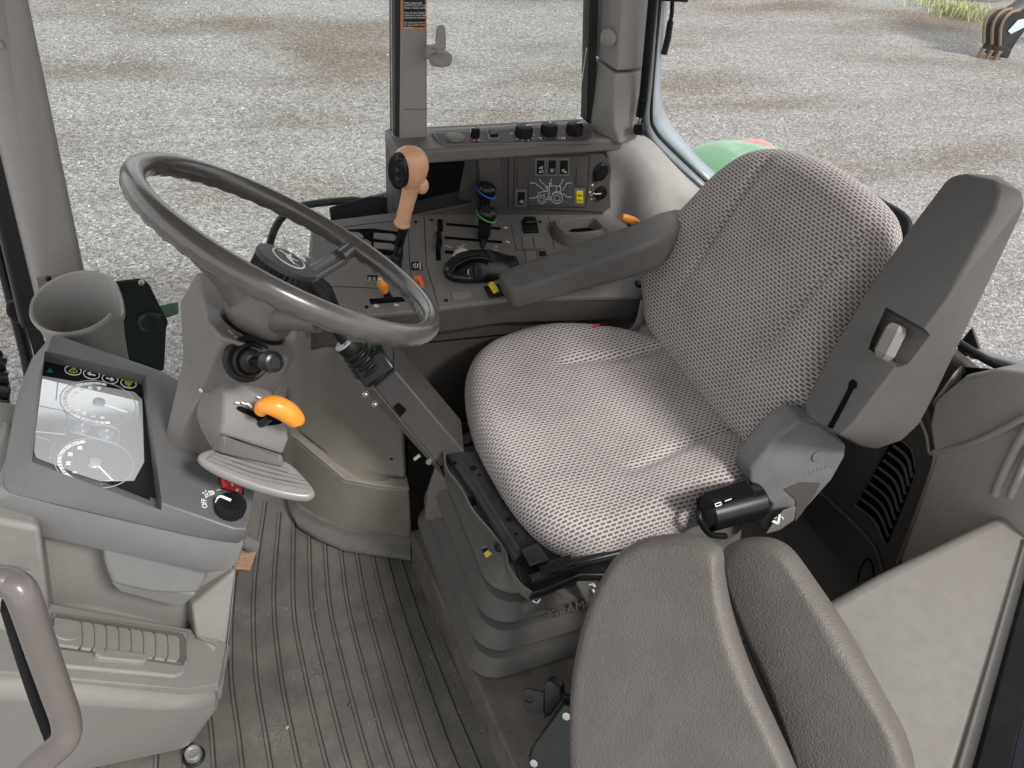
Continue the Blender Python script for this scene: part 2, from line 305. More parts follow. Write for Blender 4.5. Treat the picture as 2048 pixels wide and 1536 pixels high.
def lathe(name,base,axis,prof,mat,parent=None,n=32,ribs=0,ribd=0,ribrange=None,sx=1,sy=1,xd=None,**k):
    x,y,z=frame(axis,xd); base=Vector(base); vs=[];fs=[]
    m=len(prof)
    for j,(r,h) in enumerate(prof):
        for i in range(n):
            a=2*math.pi*i/n; rr=r
            if ribs and (ribrange is None or ribrange[0]<=j<=ribrange[1]): rr=r*(1-ribd*(.5+.5*math.cos(a*ribs)))
            vs.append(base+x*(rr*math.cos(a)*sx)+y*(rr*math.sin(a)*sy)+z*h)
    for j in range(m-1):
        for i in range(n): fs.append((j*n+i,j*n+(i+1)%n,(j+1)*n+(i+1)%n,(j+1)*n+i))
    fs.append(tuple(range(n-1,-1,-1))); fs.append(tuple((m-1)*n+i for i in range(n)))
    k.setdefault('angle',35)
    return mesh(name,vs,fs,mat,parent,**k)
def box(name,c,ax,hx,hy,hz,mat,parent=None,xd=None,**k):
    x,y,z=frame(ax,xd); c=Vector(c); v=[c+x*hx*a+y*hy*b+z*hz*d for a in(-1,1) for b in(-1,1) for d in(-1,1)]
    return hull(name,v,mat,parent,**k)
def ball(name,c,axes,mat,parent=None,nu=24,nv=16,fn=None,e=1):
    """superellipsoid; axes = three vectors"""
    c=Vector(c); A=[Vector(a) for a in axes]; vs=[];fs=[]
    pw=lambda v:math.copysign(abs(v)**e,v)
    for j in range(nv+1):
        ph=math.pi*(j/nv-.5)
        for i in range(nu):
            th=2*math.pi*i/nu; u,v,w=pw(math.cos(ph))*pw(math.cos(th)),pw(math.cos(ph))*pw(math.sin(th)),pw(math.sin(ph))
            if fn: u,v,w=fn(u,v,w)
            vs.append(c+A[0]*u+A[1]*v+A[2]*w)
    for j in range(nv):
        for i in range(nu): fs.append((j*nu+i,j*nu+(i+1)%nu,(j+1)*nu+(i+1)%nu,(j+1)*nu+i))
    return mesh(name,vs,fs,mat,parent,angle=60)
def pillow(name,outline,pl,thick,rnd,mat,parent=None,disp=None,nr=16,ex=.5,xd=None,sub=6,back=True,uvscale=1):
    """cushion: smooth closed outline on plane pl (its widest section), swelling thick/2 either side"""
    loop=catmull(outline,sub,True); n=len(loop); c=sum(loop,Vector())/n; x,y,z=frame(pl[1],xd)
    vs=[];uvs=[];fs=[]
    prof=[]
    K=7
    for i in range(K+1):       # back edge -> front edge, a rounded side
        a=-math.pi/2+math.pi*i/K; prof.append((rnd*(1-math.cos(a)**1),math.sin(a)*thick/2))
    arc=[0]
    for i in range(1,len(prof)): arc.append(arc[-1]+math.hypot(prof[i][0]-prof[i-1][0],prof[i][1]-prof[i-1][1]))
    mid=arc[len(arc)//2]; 
    rings=[('s',p,arc[i]) for i,p in enumerate(prof)]
    base=arc[-1]
    for i in range(1,nr): rings.append(('t',i/nr,0))
    def add(p,uv): vs.append(p); uvs.append(uv)
    for kind,p,s in rings:
        for q in loop:
            d=q-c; L_=d.length; dn=d/L_
            if kind=='s':
                pos=c+dn*(L_-p[0]); h=p[1]; su=L_-rnd+ (base-s)
            else:
                pos=c+dn*((L_-rnd)*(1-p)); h=thick/2; su=(L_-rnd)*(1-p)
            u,v=(pos-c).dot(x),(pos-c).dot(y)
            fr=1-(pos-c).length/L_
            if disp and h>0: h+=disp(u,v,fr)*min(1,h/(thick/2))
            uvp=(dn*su); add(pos+z*h,(uvp.dot(x)*uvscale,uvp.dot(y)*uvscale))
    R_=len(rings)
    for j in range(R_-1):
        for i in range(n): fs.append((j*n+i,j*n+(i+1)%n,(j+1)*n+(i+1)%n,(j+1)*n+i))
    vs.append(c+z*(thick/2+(disp(0,0,1) if disp else 0))); uvs.append((0,0)); t=len(vs)-1
    for i in range(n): fs.append(((R_-1)*n+i,(R_-1)*n+(i+1)%n,t))
    fs.append(tuple(range(n-1,-1,-1)))
    me=bpy.data.meshes.new(name); me.from_pydata([tuple(v) for v in vs],[],fs); me.update()
    ul=me.uv_layers.new(name='UVMap')
    for l in me.loops: ul.data[l.index].uv=uvs[l.vertex_index]
    return fromdata(name,me,mat,parent,angle=70)
def cut(o,pts):
    """boolean a convex pocket out of o (cutter removed afterwards)"""
    c=hull('cutter_tmp',pts,HOLE,None,bevel=0)
    return cutobj(o,c)
def cutobj(o,c):
    m=o.modifiers.new('x','BOOLEAN'); m.object=c; m.operation='DIFFERENCE'; m.solver='EXACT'
    dg=bpy.context.evaluated_depsgraph_get(); dg.update()
    me=bpy.data.meshes.new_from_object(o.evaluated_get(dg)); o.modifiers.clear(); o.data=me
    bpy.data.objects.remove(c)
    try: me.set_sharp_from_angle(angle=math.radians(35))
    except Exception: pass
    return o
def text(name,s,origin,xd,nrm,size,mat,parent=None,align='CENTER',ext=.0002,lift=.0004,spacing=1.0):
    cu=bpy.data.curves.new(name,'FONT'); cu.body=s; cu.size=size; cu.align_x=align; cu.align_y='CENTER'; cu.extrude=ext; cu.space_line=spacing
    o=bpy.data.objects.new(name,cu); COL.objects.link(o)
    x,y,z=frame(nrm,xd); o.matrix_world=Matrix(((x[0],y[0],z[0],0),(x[1],y[1],z[1],0),(x[2],y[2],z[2],0),(0,0,0,1)))
    dg=bpy.context.evaluated_depsgraph_get(); dg.update(); me=bpy.data.meshes.new_from_object(o.evaluated_get(dg)); bpy.data.objects.remove(o)
    M=Matrix.Translation(Vector(origin)+z*lift)@Matrix(((x[0],y[0],z[0],0),(x[1],y[1],z[1],0),(x[2],y[2],z[2],0),(0,0,0,1)))
    me.transform(M); me.materials.clear()
    return fromdata(name,me,mat,parent,smooth=False)
def strokes(name,lines,pl,w,mat,parent=None,px=True,h=.0006):
    """thin raised printed lines on a plane"""
    vs=[];fs=[]
    for ln in lines:
        P=[PL(a,b,pl) if px else a for a,b in ln] if px else ln
        for a,b in zip(P[:-1],P[1:]):
            d=(b-a)
            if d.length<1e-6: continue
            d.normalize(); s=d.cross(pl[1])*w/2; e=d*w*.3; k=len(vs)
            q=[a-e-s,a-e+s,b+e+s,b+e-s]; vs+= [p+pl[1]*h for p in q]+[p-pl[1]*.0002 for p in q]
            fs+=[(k,k+1,k+2,k+3),(k,k+4,k+5,k+1),(k+1,k+5,k+6,k+2),(k+2,k+6,k+7,k+3),(k+3,k+7,k+4,k)]
    return mesh(name,vs,fs,mat,parent,smooth=False)
def circ(c,r,pl,a0=0,a1=360,n=24,xd=None,sx=1):
    x,y,z=frame(pl[1],xd); return [Vector(c)+x*(r*math.cos(math.radians(a0+(a1-a0)*i/n))*sx)+y*(r*math.sin(math.radians(a0+(a1-a0)*i/n))) for i in range(n+1)]
def dup(root,delta,**k):
    c=root.copy(); COL.objects.link(c); c.location=root.location+Vector(delta)
    for ch in root.children:
        d=ch.copy(); COL.objects.link(d); d.parent=c
        for g in ch.children:
            e=g.copy(); COL.objects.link(e); e.parent=d
    return c
VZ=Vector((0,0,1)); VY=Vector((0,1,0)); VX=Vector((1,0,0))
# ================= SETTING
gz=-1.1
from mathutils import noise
def track(x,y):
    n=noise.fractal(Vector((x*.35,y*.9,3.1)),1,2,5); b=0
    for k,(yy,sl,w,am) in enumerate(((3.3,.10,.16,.5),(4.1,.12,.2,.6),(5.2,-.06,.22,.7),(6.4,-.02,.2,.8),(7.9,.10,.3,.9),(8.7,.13,.25,.8),(10.2,.02,.3,.9),(12.5,-.1,.35,.8))):
        d=y-(yy+sl*x+.35*noise.noise(Vector((x*.4,k*7.3,0)))); b=max(b,am*math.exp(-(d/w)**2)*min(1,max(0,.55+1.6*noise.noise(Vector((x*.8,k*3.7,y*.5))))))
    p=min(1,max(0,(n-.12)*1.6))
    return min(1,b*.8+p*.75), -.022*b+.012*n
nx=150; gx=[-60]+[-9+i*.2 for i in range(nx)]+[60]; gy=[-60]+[-4+i*.17 for i in range(130)]+[60]
vs=[];at_=[]
for y in gy:
    for x in gx:
        t_,h_=track(x,y); far=abs(x)>22 or abs(y)>22; vs.append((x,y,gz-.004+(0 if far else h_))); at_.append(t_)
W2=len(gx); fs=[(j*W2+i,j*W2+i+1,(j+1)*W2+i+1,(j+1)*W2+i) for j in range(len(gy)-1) for i in range(W2-1)]
gm=bpy.data.meshes.new('gravel_ground'); gm.from_pydata(vs,[],fs); aa=gm.attributes.new('track','FLOAT','POINT'); aa.data.foreach_set('value',at_)
g=fromdata('gravel_ground',gm,GRAVEL,angle=180); tag(g,kind='structure')
fl=box('cab_floor',(.51,.84,-.035),VZ,.92,.72,.028,TAUPED,None,xd=VX); tag(fl,kind='structure')
rf=box('cab_roof',(.42,.97,1.66),VZ,.98,.80,.04,ROOFM,None,xd=VX,bevel=.02); tag(rf,'pale lined cab roof over the driver seat','cab roof')
# floor mat with ribs
gA=[Z(a,b,.002) for a,b in [(503,984),(470,1150),(461,1331),(478,1480),(492,1600)]]
gB=[Z(a,b,.002) for a,b in [(587,1045),(587,1217),(610,1350),(640,1480),(672,1600)]]
gC=[Z(a,b,.002) for a,b in [(740,1092),(765,1200),(803,1330),(850,1480),(895,1600)]]
gD=[Z(a,b,.002) for a,b in [(819,1097),(874,1253),(936,1400),(975,1480),(1030,1600)]]
def lerpl(a,b,t): return [p.lerp(q,t) for p,q in zip(a,b)]
ribs=[lerpl(gA,gB,t) for t in (-1,-.667,-.333,0,.333,.667)]+[lerpl(gB,gC,t/5) for t in range(5)]+[lerpl(gC,gD,t/3) for t in range(0,5)]
vs=[];fs=[]
def addgeo(v,f):
    k=len(vs); vs.extend(v); fs.extend([tuple(i+k for i in q) for q in f])
addgeo([Vector((x,y,z)) for z in (-.006,.0015) for x,y in ((-.36,.14),(.46,.14),(.46,1.5),(-.36,1.5))],[(0,3,2,1),(4,5,6,7),(0,1,5,4),(1,2,6,5),(2,3,7,6),(3,0,4,7)])
base_v,base_f=list(vs),list(fs); vs.clear(); fs.clear(); gv=[];gf=[]
for r_ in ribs:
    p=catmull(r_,8); 
    v,f=tubegeo([q+Vector((0,0,.0002)) for q in p],(.0036,.0030),8,flat=VZ); addgeo(v,f)
    off_=Vector((.0088,0,-.0004))
    v,f=tubegeo([q+off_*.42+Vector((0,0,-.0005)) for q in p],(.0022,.0018),6,flat=VZ); k=len(gv); gv.extend(v); gf.extend([tuple(i+k for i in q) for q in f])  # dark strip beside each rib paints the rib's shade
m_=thing('floor_mat','','floor mat',(.05,.8,0)); mesh('mat_sheet',base_v,base_f,MATM,m_); o=mesh('raised_ribs',vs,fs,MATM,m_); o=mesh('rib_shade_strips',gv,gf,plastic('groove_shade',(.022,.020,.018),.8,bump=0,dirt=.3,dirtcol=(.06,.055,.05)),m_); tag(m_,'dirty grey rubber floor mat with long curved ribs between dashboard and driver seat','floor mat')
# small litter on the mat
for i,(a,b,mm) in enumerate([(752,1240,HOLE),(690,1225,HOLE),(700,1410,HOLE),(842,1360,GREY),(575,1455,GREY)]):
    c=Z(a,b,.004); t=random.random()*3
    hull_=hull('debris_crumb',[c+Vector((random.uniform(-.004,.004),random.uniform(-.004,.004),random.uniform(-.001,.003))) for _ in range(9)],TAUPED if mm is HOLE else BEIGE,None,bevel=0)
    tag(hull_,['dark crumb of dirt on the mat nearest the seat base','dark crumb of dirt near the middle of the mat','dark crumb of dirt low on the mat toward the camera','pale chip on the mat close to the seat bellows','pale chip on the mat beside the dashboard foot'][i],'debris','crumbs on the floor mat')
# raised kick shelf / sill the seat stands on
sill=hull('seat_plinth',[Z(820,1060,.12),Z(1005,1400,.09),Z(1045,1536,.09),Z(1075,1640,.09),Z(822,1125,0),Z(1000,1536,0),Z(1040,1640,0),(.95,.36,.09),(.95,1.1,.12),(.95,.36,0),(.95,1.1,0)],plastic('dirty_plinth_plastic',(.085,.078,.068),.55,bump=.6,grain=150,dirt=1.0,dirtcol=(.19,.17,.145),dscale=14,scratch=.5,var=.1),bevel=.008)
tag(sill,'dusty raised plinth under the driver seat bellows, beside the ribbed mat','seat plinth')
# footwell wall bits between pedestal and seat
fw=hull('pivot_bracket',[Y(855,985,1.06),Y(880,900,1.08),Y(930,930,1.02),Y(905,1010,1.0),Y(850,1040,1.04),Y(900,1045,.99),Y(885,905,1.12),Y(850,985,1.12)],PED,bevel=.008)
tag(fw,'dusty plastic bracket at the foot of the sloping lever box','bracket')
# -------- right-hand pillars
def beam(name,a,b,c,d,t,mat,parent=None,bevel=.006,**k):
    return hull(name,[a,b,c,d]+[p+Vector(t) for p in (a,b,c,d)],mat,parent,bevel=bevel,**k)
t=thing('cab_pillar','slanted beige front corner pillar with black edge strip, above the cup holder','pillar',Y(120,640,1.46))
beam('pillar_trim',Y(-150,-350,1.42),Y(-12,-350,1.38),Y(192,640,1.46),Y(88,640,1.44),(-.02,.06,0),PILLAR,t,bevel=.014,seg=5)
beam('edge_strip',Y(-190,-350,1.46),Y(-140,-350,1.46),Y(92,660,1.48),Y(45,660,1.48),(-.01,.03,0),SEAL,t)
lathe('screw_cap',Y(0,90,1.405),(0,-1,0.1),[(.006,-.002),(.006,.001),(.004,.003)],PILLAR,t)
t=thing('cab_pillar','upright grey-beige pillar carrying the black warning label, beside the window latch','pillar',(.44,1.66,.74))
beam('pillar_trim',Y(806,-400,1.65),Y(855,-400,1.65),Y(855,292,1.65),Y(800,296,1.65),(0,.05,0),PILLAR,t,bevel=.006)
beam('glass_seal',Y(789,-400,1.665),Y(805,-400,1.655),Y(799,296,1.655),Y(790,300,1.665),(0,.05,0),SEAL,t,bevel=.002)
beam('trim_seam',Y(806,218,1.6494),Y(855,218,1.6494),Y(855,219.2,1.6494),Y(806,219.2,1.6494),(0,.004,0),TAUPED,t,bevel=0)
t=thing('warning_label','black loader warning label with orange border stuck on the upright pillar','label',Y(828,40,1.648))
lp=plane((0,1.649,0),(0,-1,0))
chip('label_border',[(803,-70),(853,-70),(853,58),(804,58)],lp,.0006,ORB,t,bevel=0)
chip('label_field',[(806,-70),(850,-70),(850,54),(807,54)],lp,.0012,LABELB,t,bevel=0)
lines=["When using loader","ALWAYS put SCV selector","knobs in loader position.","","If you do not, loader will","continue to move after","controls are released.","","See operators manual","for use of other knob","positions."]
for i,l in enumerate(lines):
    if l: text('label_line',l,PL(808,5.5+i*4.9,lp),VX,(0,-1,0),.0050,WHITE,t,align='LEFT',lift=.0014,ext=.0001)
# latch on pillar
t=thing('window_latch','beige twist latch handle mounted on the side of the upright pillar','latch',Y(880,125,1.62))
lathe('latch_base',Y(881,118,1.61),VZ,[(.013,-.013),(.021,-.010),(.024,-.002),(.0235,.008),(.017,.013)],PILLAR,t,sx=1.1,n=40)
box('mount_block',Y(862,104,1.62),VZ,.012,.012,.012,PILLAR,t,xd=VX,bevel=.003)
hull('latch_handle',[Y(a,b,y) for a,b in ((869,100),(892,100),(891,56),(886,50),(876,51),(872,60)) for y in (1.595,1.615)],PILLAR,t,bevel=.003)
# C pillar: loops left / ridge / right / back
t=thing('cab_pillar','broad curved beige rear corner pillar next to the black gas strut','pillar',Y(1230,300,1.6))
rows=[((1235,-400),(1290,-400),(1372,-400)),((1213,0),(1243,0),(1308,0)),((1205,124),(1233,142),(1293,134))]
rows2=[((1203,127),(1232,147),(1292,139)),((1199,150),(1229,158),(1291,148)),((1192,200),(1226,210),(1283,205)),((1186,245),(1227,250),(1274,236)),((1188,262),(1240,290),(1284,262))]
def cp(rows,name,d=0):
    vs=[];fs=[]
    for L_,M_,R_ in rows:
        a=Y(*L_,1.635-d); b=Y(*M_,1.565-d); c=Y(*R_,1.60-d); bk=Vector((c.x,1.68,c.z)); bl=Vector((a.x,1.68,a.z))
        m1=(a+b)/2+Vector((-.002,-.006,0)); m2=(b+c)/2+Vector((0,-.008,0))
        vs+= [a,m1,b,m2,c,bk,bl]
    for j in range(len(rows)-1):
        for i in range(7): fs.append((j*7+i,j*7+(i+1)%7,(j+1)*7+(i+1)%7,(j+1)*7+i))
    fs.append(tuple(range(7))); k=(len(rows)-1)*7; fs.append(tuple(k+i for i in range(6,-1,-1)))
    return mesh(name,vs,fs,PILLAR,t,bevel=.006,seg=4,angle=50)
cp(rows,'upper_trim',.004); cp(rows2,'lower_trim')
lathe('button_cap',Y(1218,75,1.585),(-.75,-.6,0),[(.019,-.01),(.019,.004),(.015,.008),(.008,.0095)],PILLAR,t)
beam('glass_seal',Y(1192,-400,1.65),Y(1214,-400,1.645),Y(1188,250,1.645),Y(1174,246,1.65),(0,.04,0),SEAL,t,bevel=.003)
# side wall trim below the rear window
S=[Y(1302,0,1.6),Y(1292,140,1.6),Y(1282,228,1.6),X(1290,268,1.03),X(1318,305,1.08),X(1420,395,1.22),X(1560,520,1.33),X(1950,706,1.37),X(2075,742,1.39)]
S[-3]=S[-4].lerp(S[-2],.3)+Vector((.06,0,.0))
wt=thing('side_trim_panel','beige sculpted wall trim under the slanting window seal, behind the driver seat','wall trim',(1.1,1.6,.4))
rA=[Y(1200,262,1.62),S[3]+Vector((-.012,0,0)),S[4]+Vector((-.012,-.004,-.005)),S[5]+Vector((-.012,-.008,-.01)),S[6]+Vector((-.01,-.01,-.012))]
rB=[Y(1215,300,1.61),Y(1262,320,1.585),X(1318,380,1.06),X(1372,446,1.16),X(1520,600,1.26)]
rC=[Y(1224,345,1.62),Y(1262,400,1.61),X(1290,440,1.02),X(1350,500,1.12),X(1500,650,1.24)]
rD=[Vector((.93,1.63,.3)),Vector((.98,1.63,.3)),Vector((1.04,1.6,.3)),Vector((1.14,1.5,.3)),Vector((1.25,1.3,.3))]
rows_=[rA,[a.lerp(b,.5)+Vector((-.006,-.008,.006)) for a,b in zip(rA,rB)],rB,rC,rD]
v=[p for r in rows_ for p in r]; f=[(j*5+i,j*5+i+1,(j+1)*5+i+1,(j+1)*5+i) for j in range(4) for i in range(4)]
w=mesh('wall_panel',v,f,PILLAR,wt,sub=3); sd=w.modifiers.new('t','SOLIDIFY'); sd.thickness=.02; sd.offset=-1
# window frame, glass
wf=thing('rear_window','curved rear window with black rubber seal and grey frame, behind the driver seat','window',(1.25,1.2,.7))
sm=catmull(S,8)
tube('rubber_seal',[p+Vector((0,-.004,0)) for p in sm],.0085,SEAL,wf,n=10)
def ribbon(name,A,B,mat,parent,th=.012,sub=6):
    A=catmull(A,sub);B=catmull(B,sub); v=[];f=[]
    for a,b in zip(A,B): v+=[a,b]
    n=len(A); f=[(2*i,2*i+1,2*i+3,2*i+2) for i in range(n-1)]
    o=mesh(name,v,f,mat,parent); s=o.modifiers.new('t','SOLIDIFY'); s.thickness=th; s.offset=0; return o
def depthlike(px,py,ref,d=.03):
    dd=ray(px,py); t_=(ref-CAM).dot(FW)+d; return CAM+dd*t_
refs=[S[0],S[1],S[2],S[3],S[4],S[5],S[6]]
A1=[(1308,-60),(1299,140),(1287,228),(1292,262),(1322,303),(1422,392),(1600,545)]
B1=[(1325,-60),(1306,140),(1301,228),(1306,258),(1333,292),(1432,384),(1612,535)]
ribbon('inner_frame',[depthlike(*p,r,.012) for p,r in zip(A1,refs)],[depthlike(*p,r,.03) for p,r in zip(B1,refs)],BAND,wf)
A2=[(1326,-60),(1307,140),(1302,226),(1309,254),(1336,287),(1435,379),(1616,530)]
C2=[(1336,-60),(1319,120),(1318,190),(1331,236),(1376,296),(1446,366),(1620,522)]
ribbon('outer_frame',[depthlike(*p,r,.05) for p,r in zip(A2,refs)],[depthlike(*p,r,.09) for p,r in zip(C2,refs)],plastic('pale_frame_reflection',(.32,.37,.41),.3,bump=0,dirt=.2),wf)  # pale blue colour paints the reflection along the glass frame edge
tube('inner_gap_seal',[depthlike((p[0]+q[0])/2,(p[1]+q[1])/2,r,.022) for p,q,r in zip(B1,A2,refs)],.0055,SEAL,wf,smoothpts=6)
bl=[X(1940,712,1.375),X(1990,722,1.375),X(2075,748,1.385)]; bu=[X(1925,695,1.40),X(1990,712,1.41),X(2075,733,1.42)]
ribbon('bottom_rail',bl,bu,BAND,wf,th=.01)
hull('corner_glass_block',[X(1943,655,1.43),X(1966,715,1.43),X(1912,712,1.41),X(1915,690,1.42),X(1947,655,1.45),X(1968,712,1.45)],STEEL,wf,bevel=.002)
hull('dark_gap',[X(1918,733,1.385),X(2060,742,1.39),X(2060,755,1.37),X(1985,742,1.36),X(1915,775,1.37),X(1912,760,1.41)],HOLE,wf,bevel=0)
# gas strut
t=thing('gas_strut','black gas strut running up beside the broad rear corner pillar','gas strut',Y(1275,258,1.575))
a=Y(1286,205,1.565); b=Y(1345,-400,1.5)
tube('strut_cylinder',[a,b],.0105,BLACK,t,n=20)
tube('strut_collar',[Y(1281,232,1.567),a+(b-a)*.02],.0118,BLACKG,t,n=20,bevel=.001)
tube('strut_rod',[Y(1276,252,1.568),Y(1282,228,1.567)],.004,ZINC,t)
hull('end_fitting',[Y(p[0],p[1],y) for p in ((1268,248),(1286,246),(1288,262),(1283,271),(1270,270),(1266,262)) for y in (1.55,1.572)],BLACKG,t,bevel=.003)
lathe('ball_stud',Y(1272,258,1.60),(0,-1,0),[(.014,-.01),(.013,0),(.009,.004),(.005,.03)],STEEL,t)
t=thing('wiper_arm','short black rod hanging outside the rear window near the gas strut','wiper',Y(1340,20,1.66))
tube('arm',[Y(1347,-80,1.66),Y(1344,20,1.66),Y(1340,45,1.66)],.005,BLACK,t,smoothpts=4)
tube('grip',[Y(1341,42,1.66),Y(1336,75,1.66),Y(1328,108,1.66)],[.0075,.008,.0078],BLACKG,t,n=14)
tube('cross_pin',[Y(1322,-4,1.66),Y(1374,-1,1.66)],.006,BLACK,t)
# side window panes
def pane(name,pts,label):
    a,b,c,d=[Vector(p) for p in pts]; n=(b-a).cross(c-a).normalized()*.004
    o=prism(name,[a,b,c,d],n,GLASS,None,bevel=0); tag(o,label,'window pane')
pane('window_pane',[(.49,1.665,.74),(.86,1.665,.74),(.86,1.665,1.6),(.49,1.665,1.6)],'clear side window pane between the upright pillar and the broad rear pillar')
pane('window_pane',[(-.32,1.60,.2),(.40,1.66,.2),(.40,1.66,1.6),(-.30,1.6,1.6)],'clear side door pane between the slanted front pillar and the upright pillar')
# rear wall
rw=thing('rear_trim_panel','beige moulded rear wall trim with grooves below the rear window, right of the dark vent panel','wall trim',(1.36,.6,.1))
q=[(1868,802),(1912,768),(1930,750),(1990,737),(2080,748),(2080,1080),(1790,1230),(1800,1115),(1868,918),(1858,850)]
RB=plastic('rear_trim_plastic',(.34,.32,.29),.55,grain=700,bump=.35,dirt=.35,dirtcol=(.22,.2,.17),scratch=.3)
rp=prism('wall_panel',[X(a,b,1.30+ (.02 if b<760 else 0)) for a,b in q],(.07,0,0),RB,rw,bevel=.018,seg=4)
for pts,r in (([(1868,905),(1935,890),(2000,862),(2070,825)],.012),([(1990,990),(2002,960),(2030,900),(2060,850)],.016),([(2020,995),(2035,960),(2055,915),(2075,880)],.013)):
    tube('moulded_ridge',[X(a,b,1.304) for a,b in pts],(r,r*.45) if False else r*.55,RB,rw,n=16,smoothpts=8)
tube('edge_bead',[X(a,b,1.298) for a,b in ((1836,832),(1852,870),(1858,905),(1868,920),(1840,1005),(1795,1125))],.0035,PED,rw,smoothpts=6)
hull('upper_ledge',[X(1862,808,1.31),X(1925,727,1.36),X(1908,745,1.33),X(1880,790,1.30),X(1922,733,1.38),X(1925,770,1.38),X(1870,830,1.36)],RB,rw,bevel=.008)
# dark vent panel
vp=thing('rear_vent_panel','dark taupe rear vent panel with nine curved slots, behind the driver seat','vent panel',(1.34,.85,.1))
q=[(1380,1250),(1540,1000),(1640,840),(1790,800),(1848,800),(1860,850),(1872,918),(1798,1118),(1788,1280),(1500,1500)]
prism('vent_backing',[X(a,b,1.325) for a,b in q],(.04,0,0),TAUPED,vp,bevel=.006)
q=[(1783,882),(1800,878),(1818,900),(1828,940),(1826,952),(1815,985),(1775,1086),(1768,1082),(1745,1045),(1712,1012)]
prism('slot_cavity',[X(a,b,1.3215) for a,b in q],(.01,0,0),HOLE,vp,bevel=0)
for k in range(10):
    t_=k/9; a=(1796+(1709-1796)*t_,876+(1010-876)*t_); b=(1831+(1770-1831)*t_,938+(1090-938)*t_); mid=((a[0]+b[0])/2+9,(a[1]+b[1])/2-7)
    tube('slat',[X(*a,1.317),X(*mid,1.316),X(*b,1.317)],.0034 if k else .002,TAUPED,vp,smoothpts=6,n=8)
tube('panel_ridge',[X(a,b,1.318) for a,b in ((1640,985),(1700,1040),(1745,1090),(1765,1140))],.005,TAUPED,vp,smoothpts=8)
tube('access_outline',[X(a,b,1.318) for a,b in ((1715,1165),(1722,1135),(1735,1118),(1745,1130),(1748,1160))],.002,HOLE,vp,smoothpts=8)
# panel inboard of the rear left fender (bottom right of picture)
fc=thing('fender_cover','large worn beige inner fender cover sloping across the lower right corner','fender cover',(1.0,.35,.2))
q=[(1640,1207),(1760,1140),(2062,994),(2110,1000),(2050,1180),(1925,1560),(1895,1640),(1760,1640),(1700,1300)]
prism('cover_top',[Z(a,b,.46) for a,b in q],(0,0,-.36),plastic('worn_beige_trim',(.225,.21,.192),.5,grain=450,bump=.5,dirt=.8,dirtcol=(.20,.185,.16),dscale=5,scratch=.7,var=.06),fc,bevel=.022,seg=6)
df=thing('door_frame','black door frame with rubber seal and beige edge strip at the lower right corner','door frame',(.9,.17,.3))
def edge(a,b,z,w0,w1,mat,nm,h=.03):
    p,q_=Z(*a,z),Z(*b,z); d=(q_-p).normalized(); s=d.cross(VZ)
    if s.y>0: s=-s
    return hull(nm,[p+s*w0,p+s*w1,q_+s*w0,q_+s*w1]+[x+VZ*-h for x in (p+s*w0,p+s*w1,q_+s*w0,q_+s*w1)],mat,df,bevel=.003)
edge((1885,1640),(2050,1075),.466,0,.020,BEIGE,'edge_strip')
edge((1885,1640),(2050,1075),.480,.020,.060,plastic('matte_door_seal',(.004,.004,.005),.7,bump=.05,dirt=.05,spec=.15),'rubber_seal',.06)
edge((1885,1640),(2050,1075),.475,.058,.16,plastic('dark_door_paint',(.006,.007,.012),.35,bump=.03,dirt=.08,dirtcol=(.05,.05,.05),spec=.2),'frame_rail',.08)
edge((1885,1640),(2050,1075),.48,.078,.088,BLACKG,'frame_bead',.01)
# ================= SIDE CONSOLE
con=thing('side_console','long taupe side console with levers, switches and storage bin, along the far cab wall','console',(.65,1.5,0))
CP=plane((.5,1.34,.555),(.1,-.19,.976)); CN=CP[1]
top=[PL(624,444,CP),PL(620,516,CP),PL(606,652,CP),PL(664,638,CP),PL(733,631,CP),PL(875,617,CP),PL(1018,597,CP)]
e=top[-1]-top[-2]; 
def onCP(x,y): 
    p0,n=CP; return Vector((x,y,p0.z-(n.x*(x-p0.x)+n.y*(y-p0.y))/n.z))
top+= [onCP(1.08,1.30),onCP(1.08,1.64),onCP(.42,1.66),PL(792,424,CP)]
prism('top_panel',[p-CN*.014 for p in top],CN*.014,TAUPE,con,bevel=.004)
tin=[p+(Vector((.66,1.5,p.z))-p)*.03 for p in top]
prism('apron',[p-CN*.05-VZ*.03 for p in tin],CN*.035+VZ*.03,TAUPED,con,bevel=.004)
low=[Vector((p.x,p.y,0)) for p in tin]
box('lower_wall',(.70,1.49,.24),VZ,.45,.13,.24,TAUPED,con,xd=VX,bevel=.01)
tube('wall_ridge',[Y(1040,675,1.35),Y(1046,664,1.352),Y(1062,657,1.352),Y(1180,634,1.352),Y(1290,614,1.352)],.006,TAUPE,con,smoothpts=6)
strokes('panel_seam',[[(826,688),(1020,668)]],plane((0,1.357,0),(0,-1,0)),.003,HOLE,con)
lathe('round_grommet',Y(1278,583,1.335),(0,-1,0),[(.020,-.02),(.020,0),(.016,.004),(.008,.003)],BLACK,con)
P_=lambda pts:[PL(a,b,CP) for a,b in pts]
for _l in [[(848,434),(853,531),(878,617)],[(815,440),(819,520),(822,555)],[(659,573),(700,574),(757,577)],[(1022,447),(1032,500),(1092,502)],[(1097,432),(1109,500)],[(629,462),(740,447),(812,440)]]: strokes('panel_seam',[_l],CP,.0013,HOLE,con,h=.0004)
# loader gate
chip('gate_slot',[(684,460),(745,457),(797,464),(806,482),(806,512),(800,545),(778,546),(784,512),(745,509),(742,484),(732,478),(700,477)],CP,.0006,HOLE,con,bevel=0)
for q in ([(747,468),(785,470),(792,475),(789,483),(747,478)],[(747,487),(782,489),(789,494),(786,502),(747,497)],[(690,465),(717,467),(726,473),(726,479),(700,477)]):
    chip('gate_finger',q,CP,.004,GREY,con)
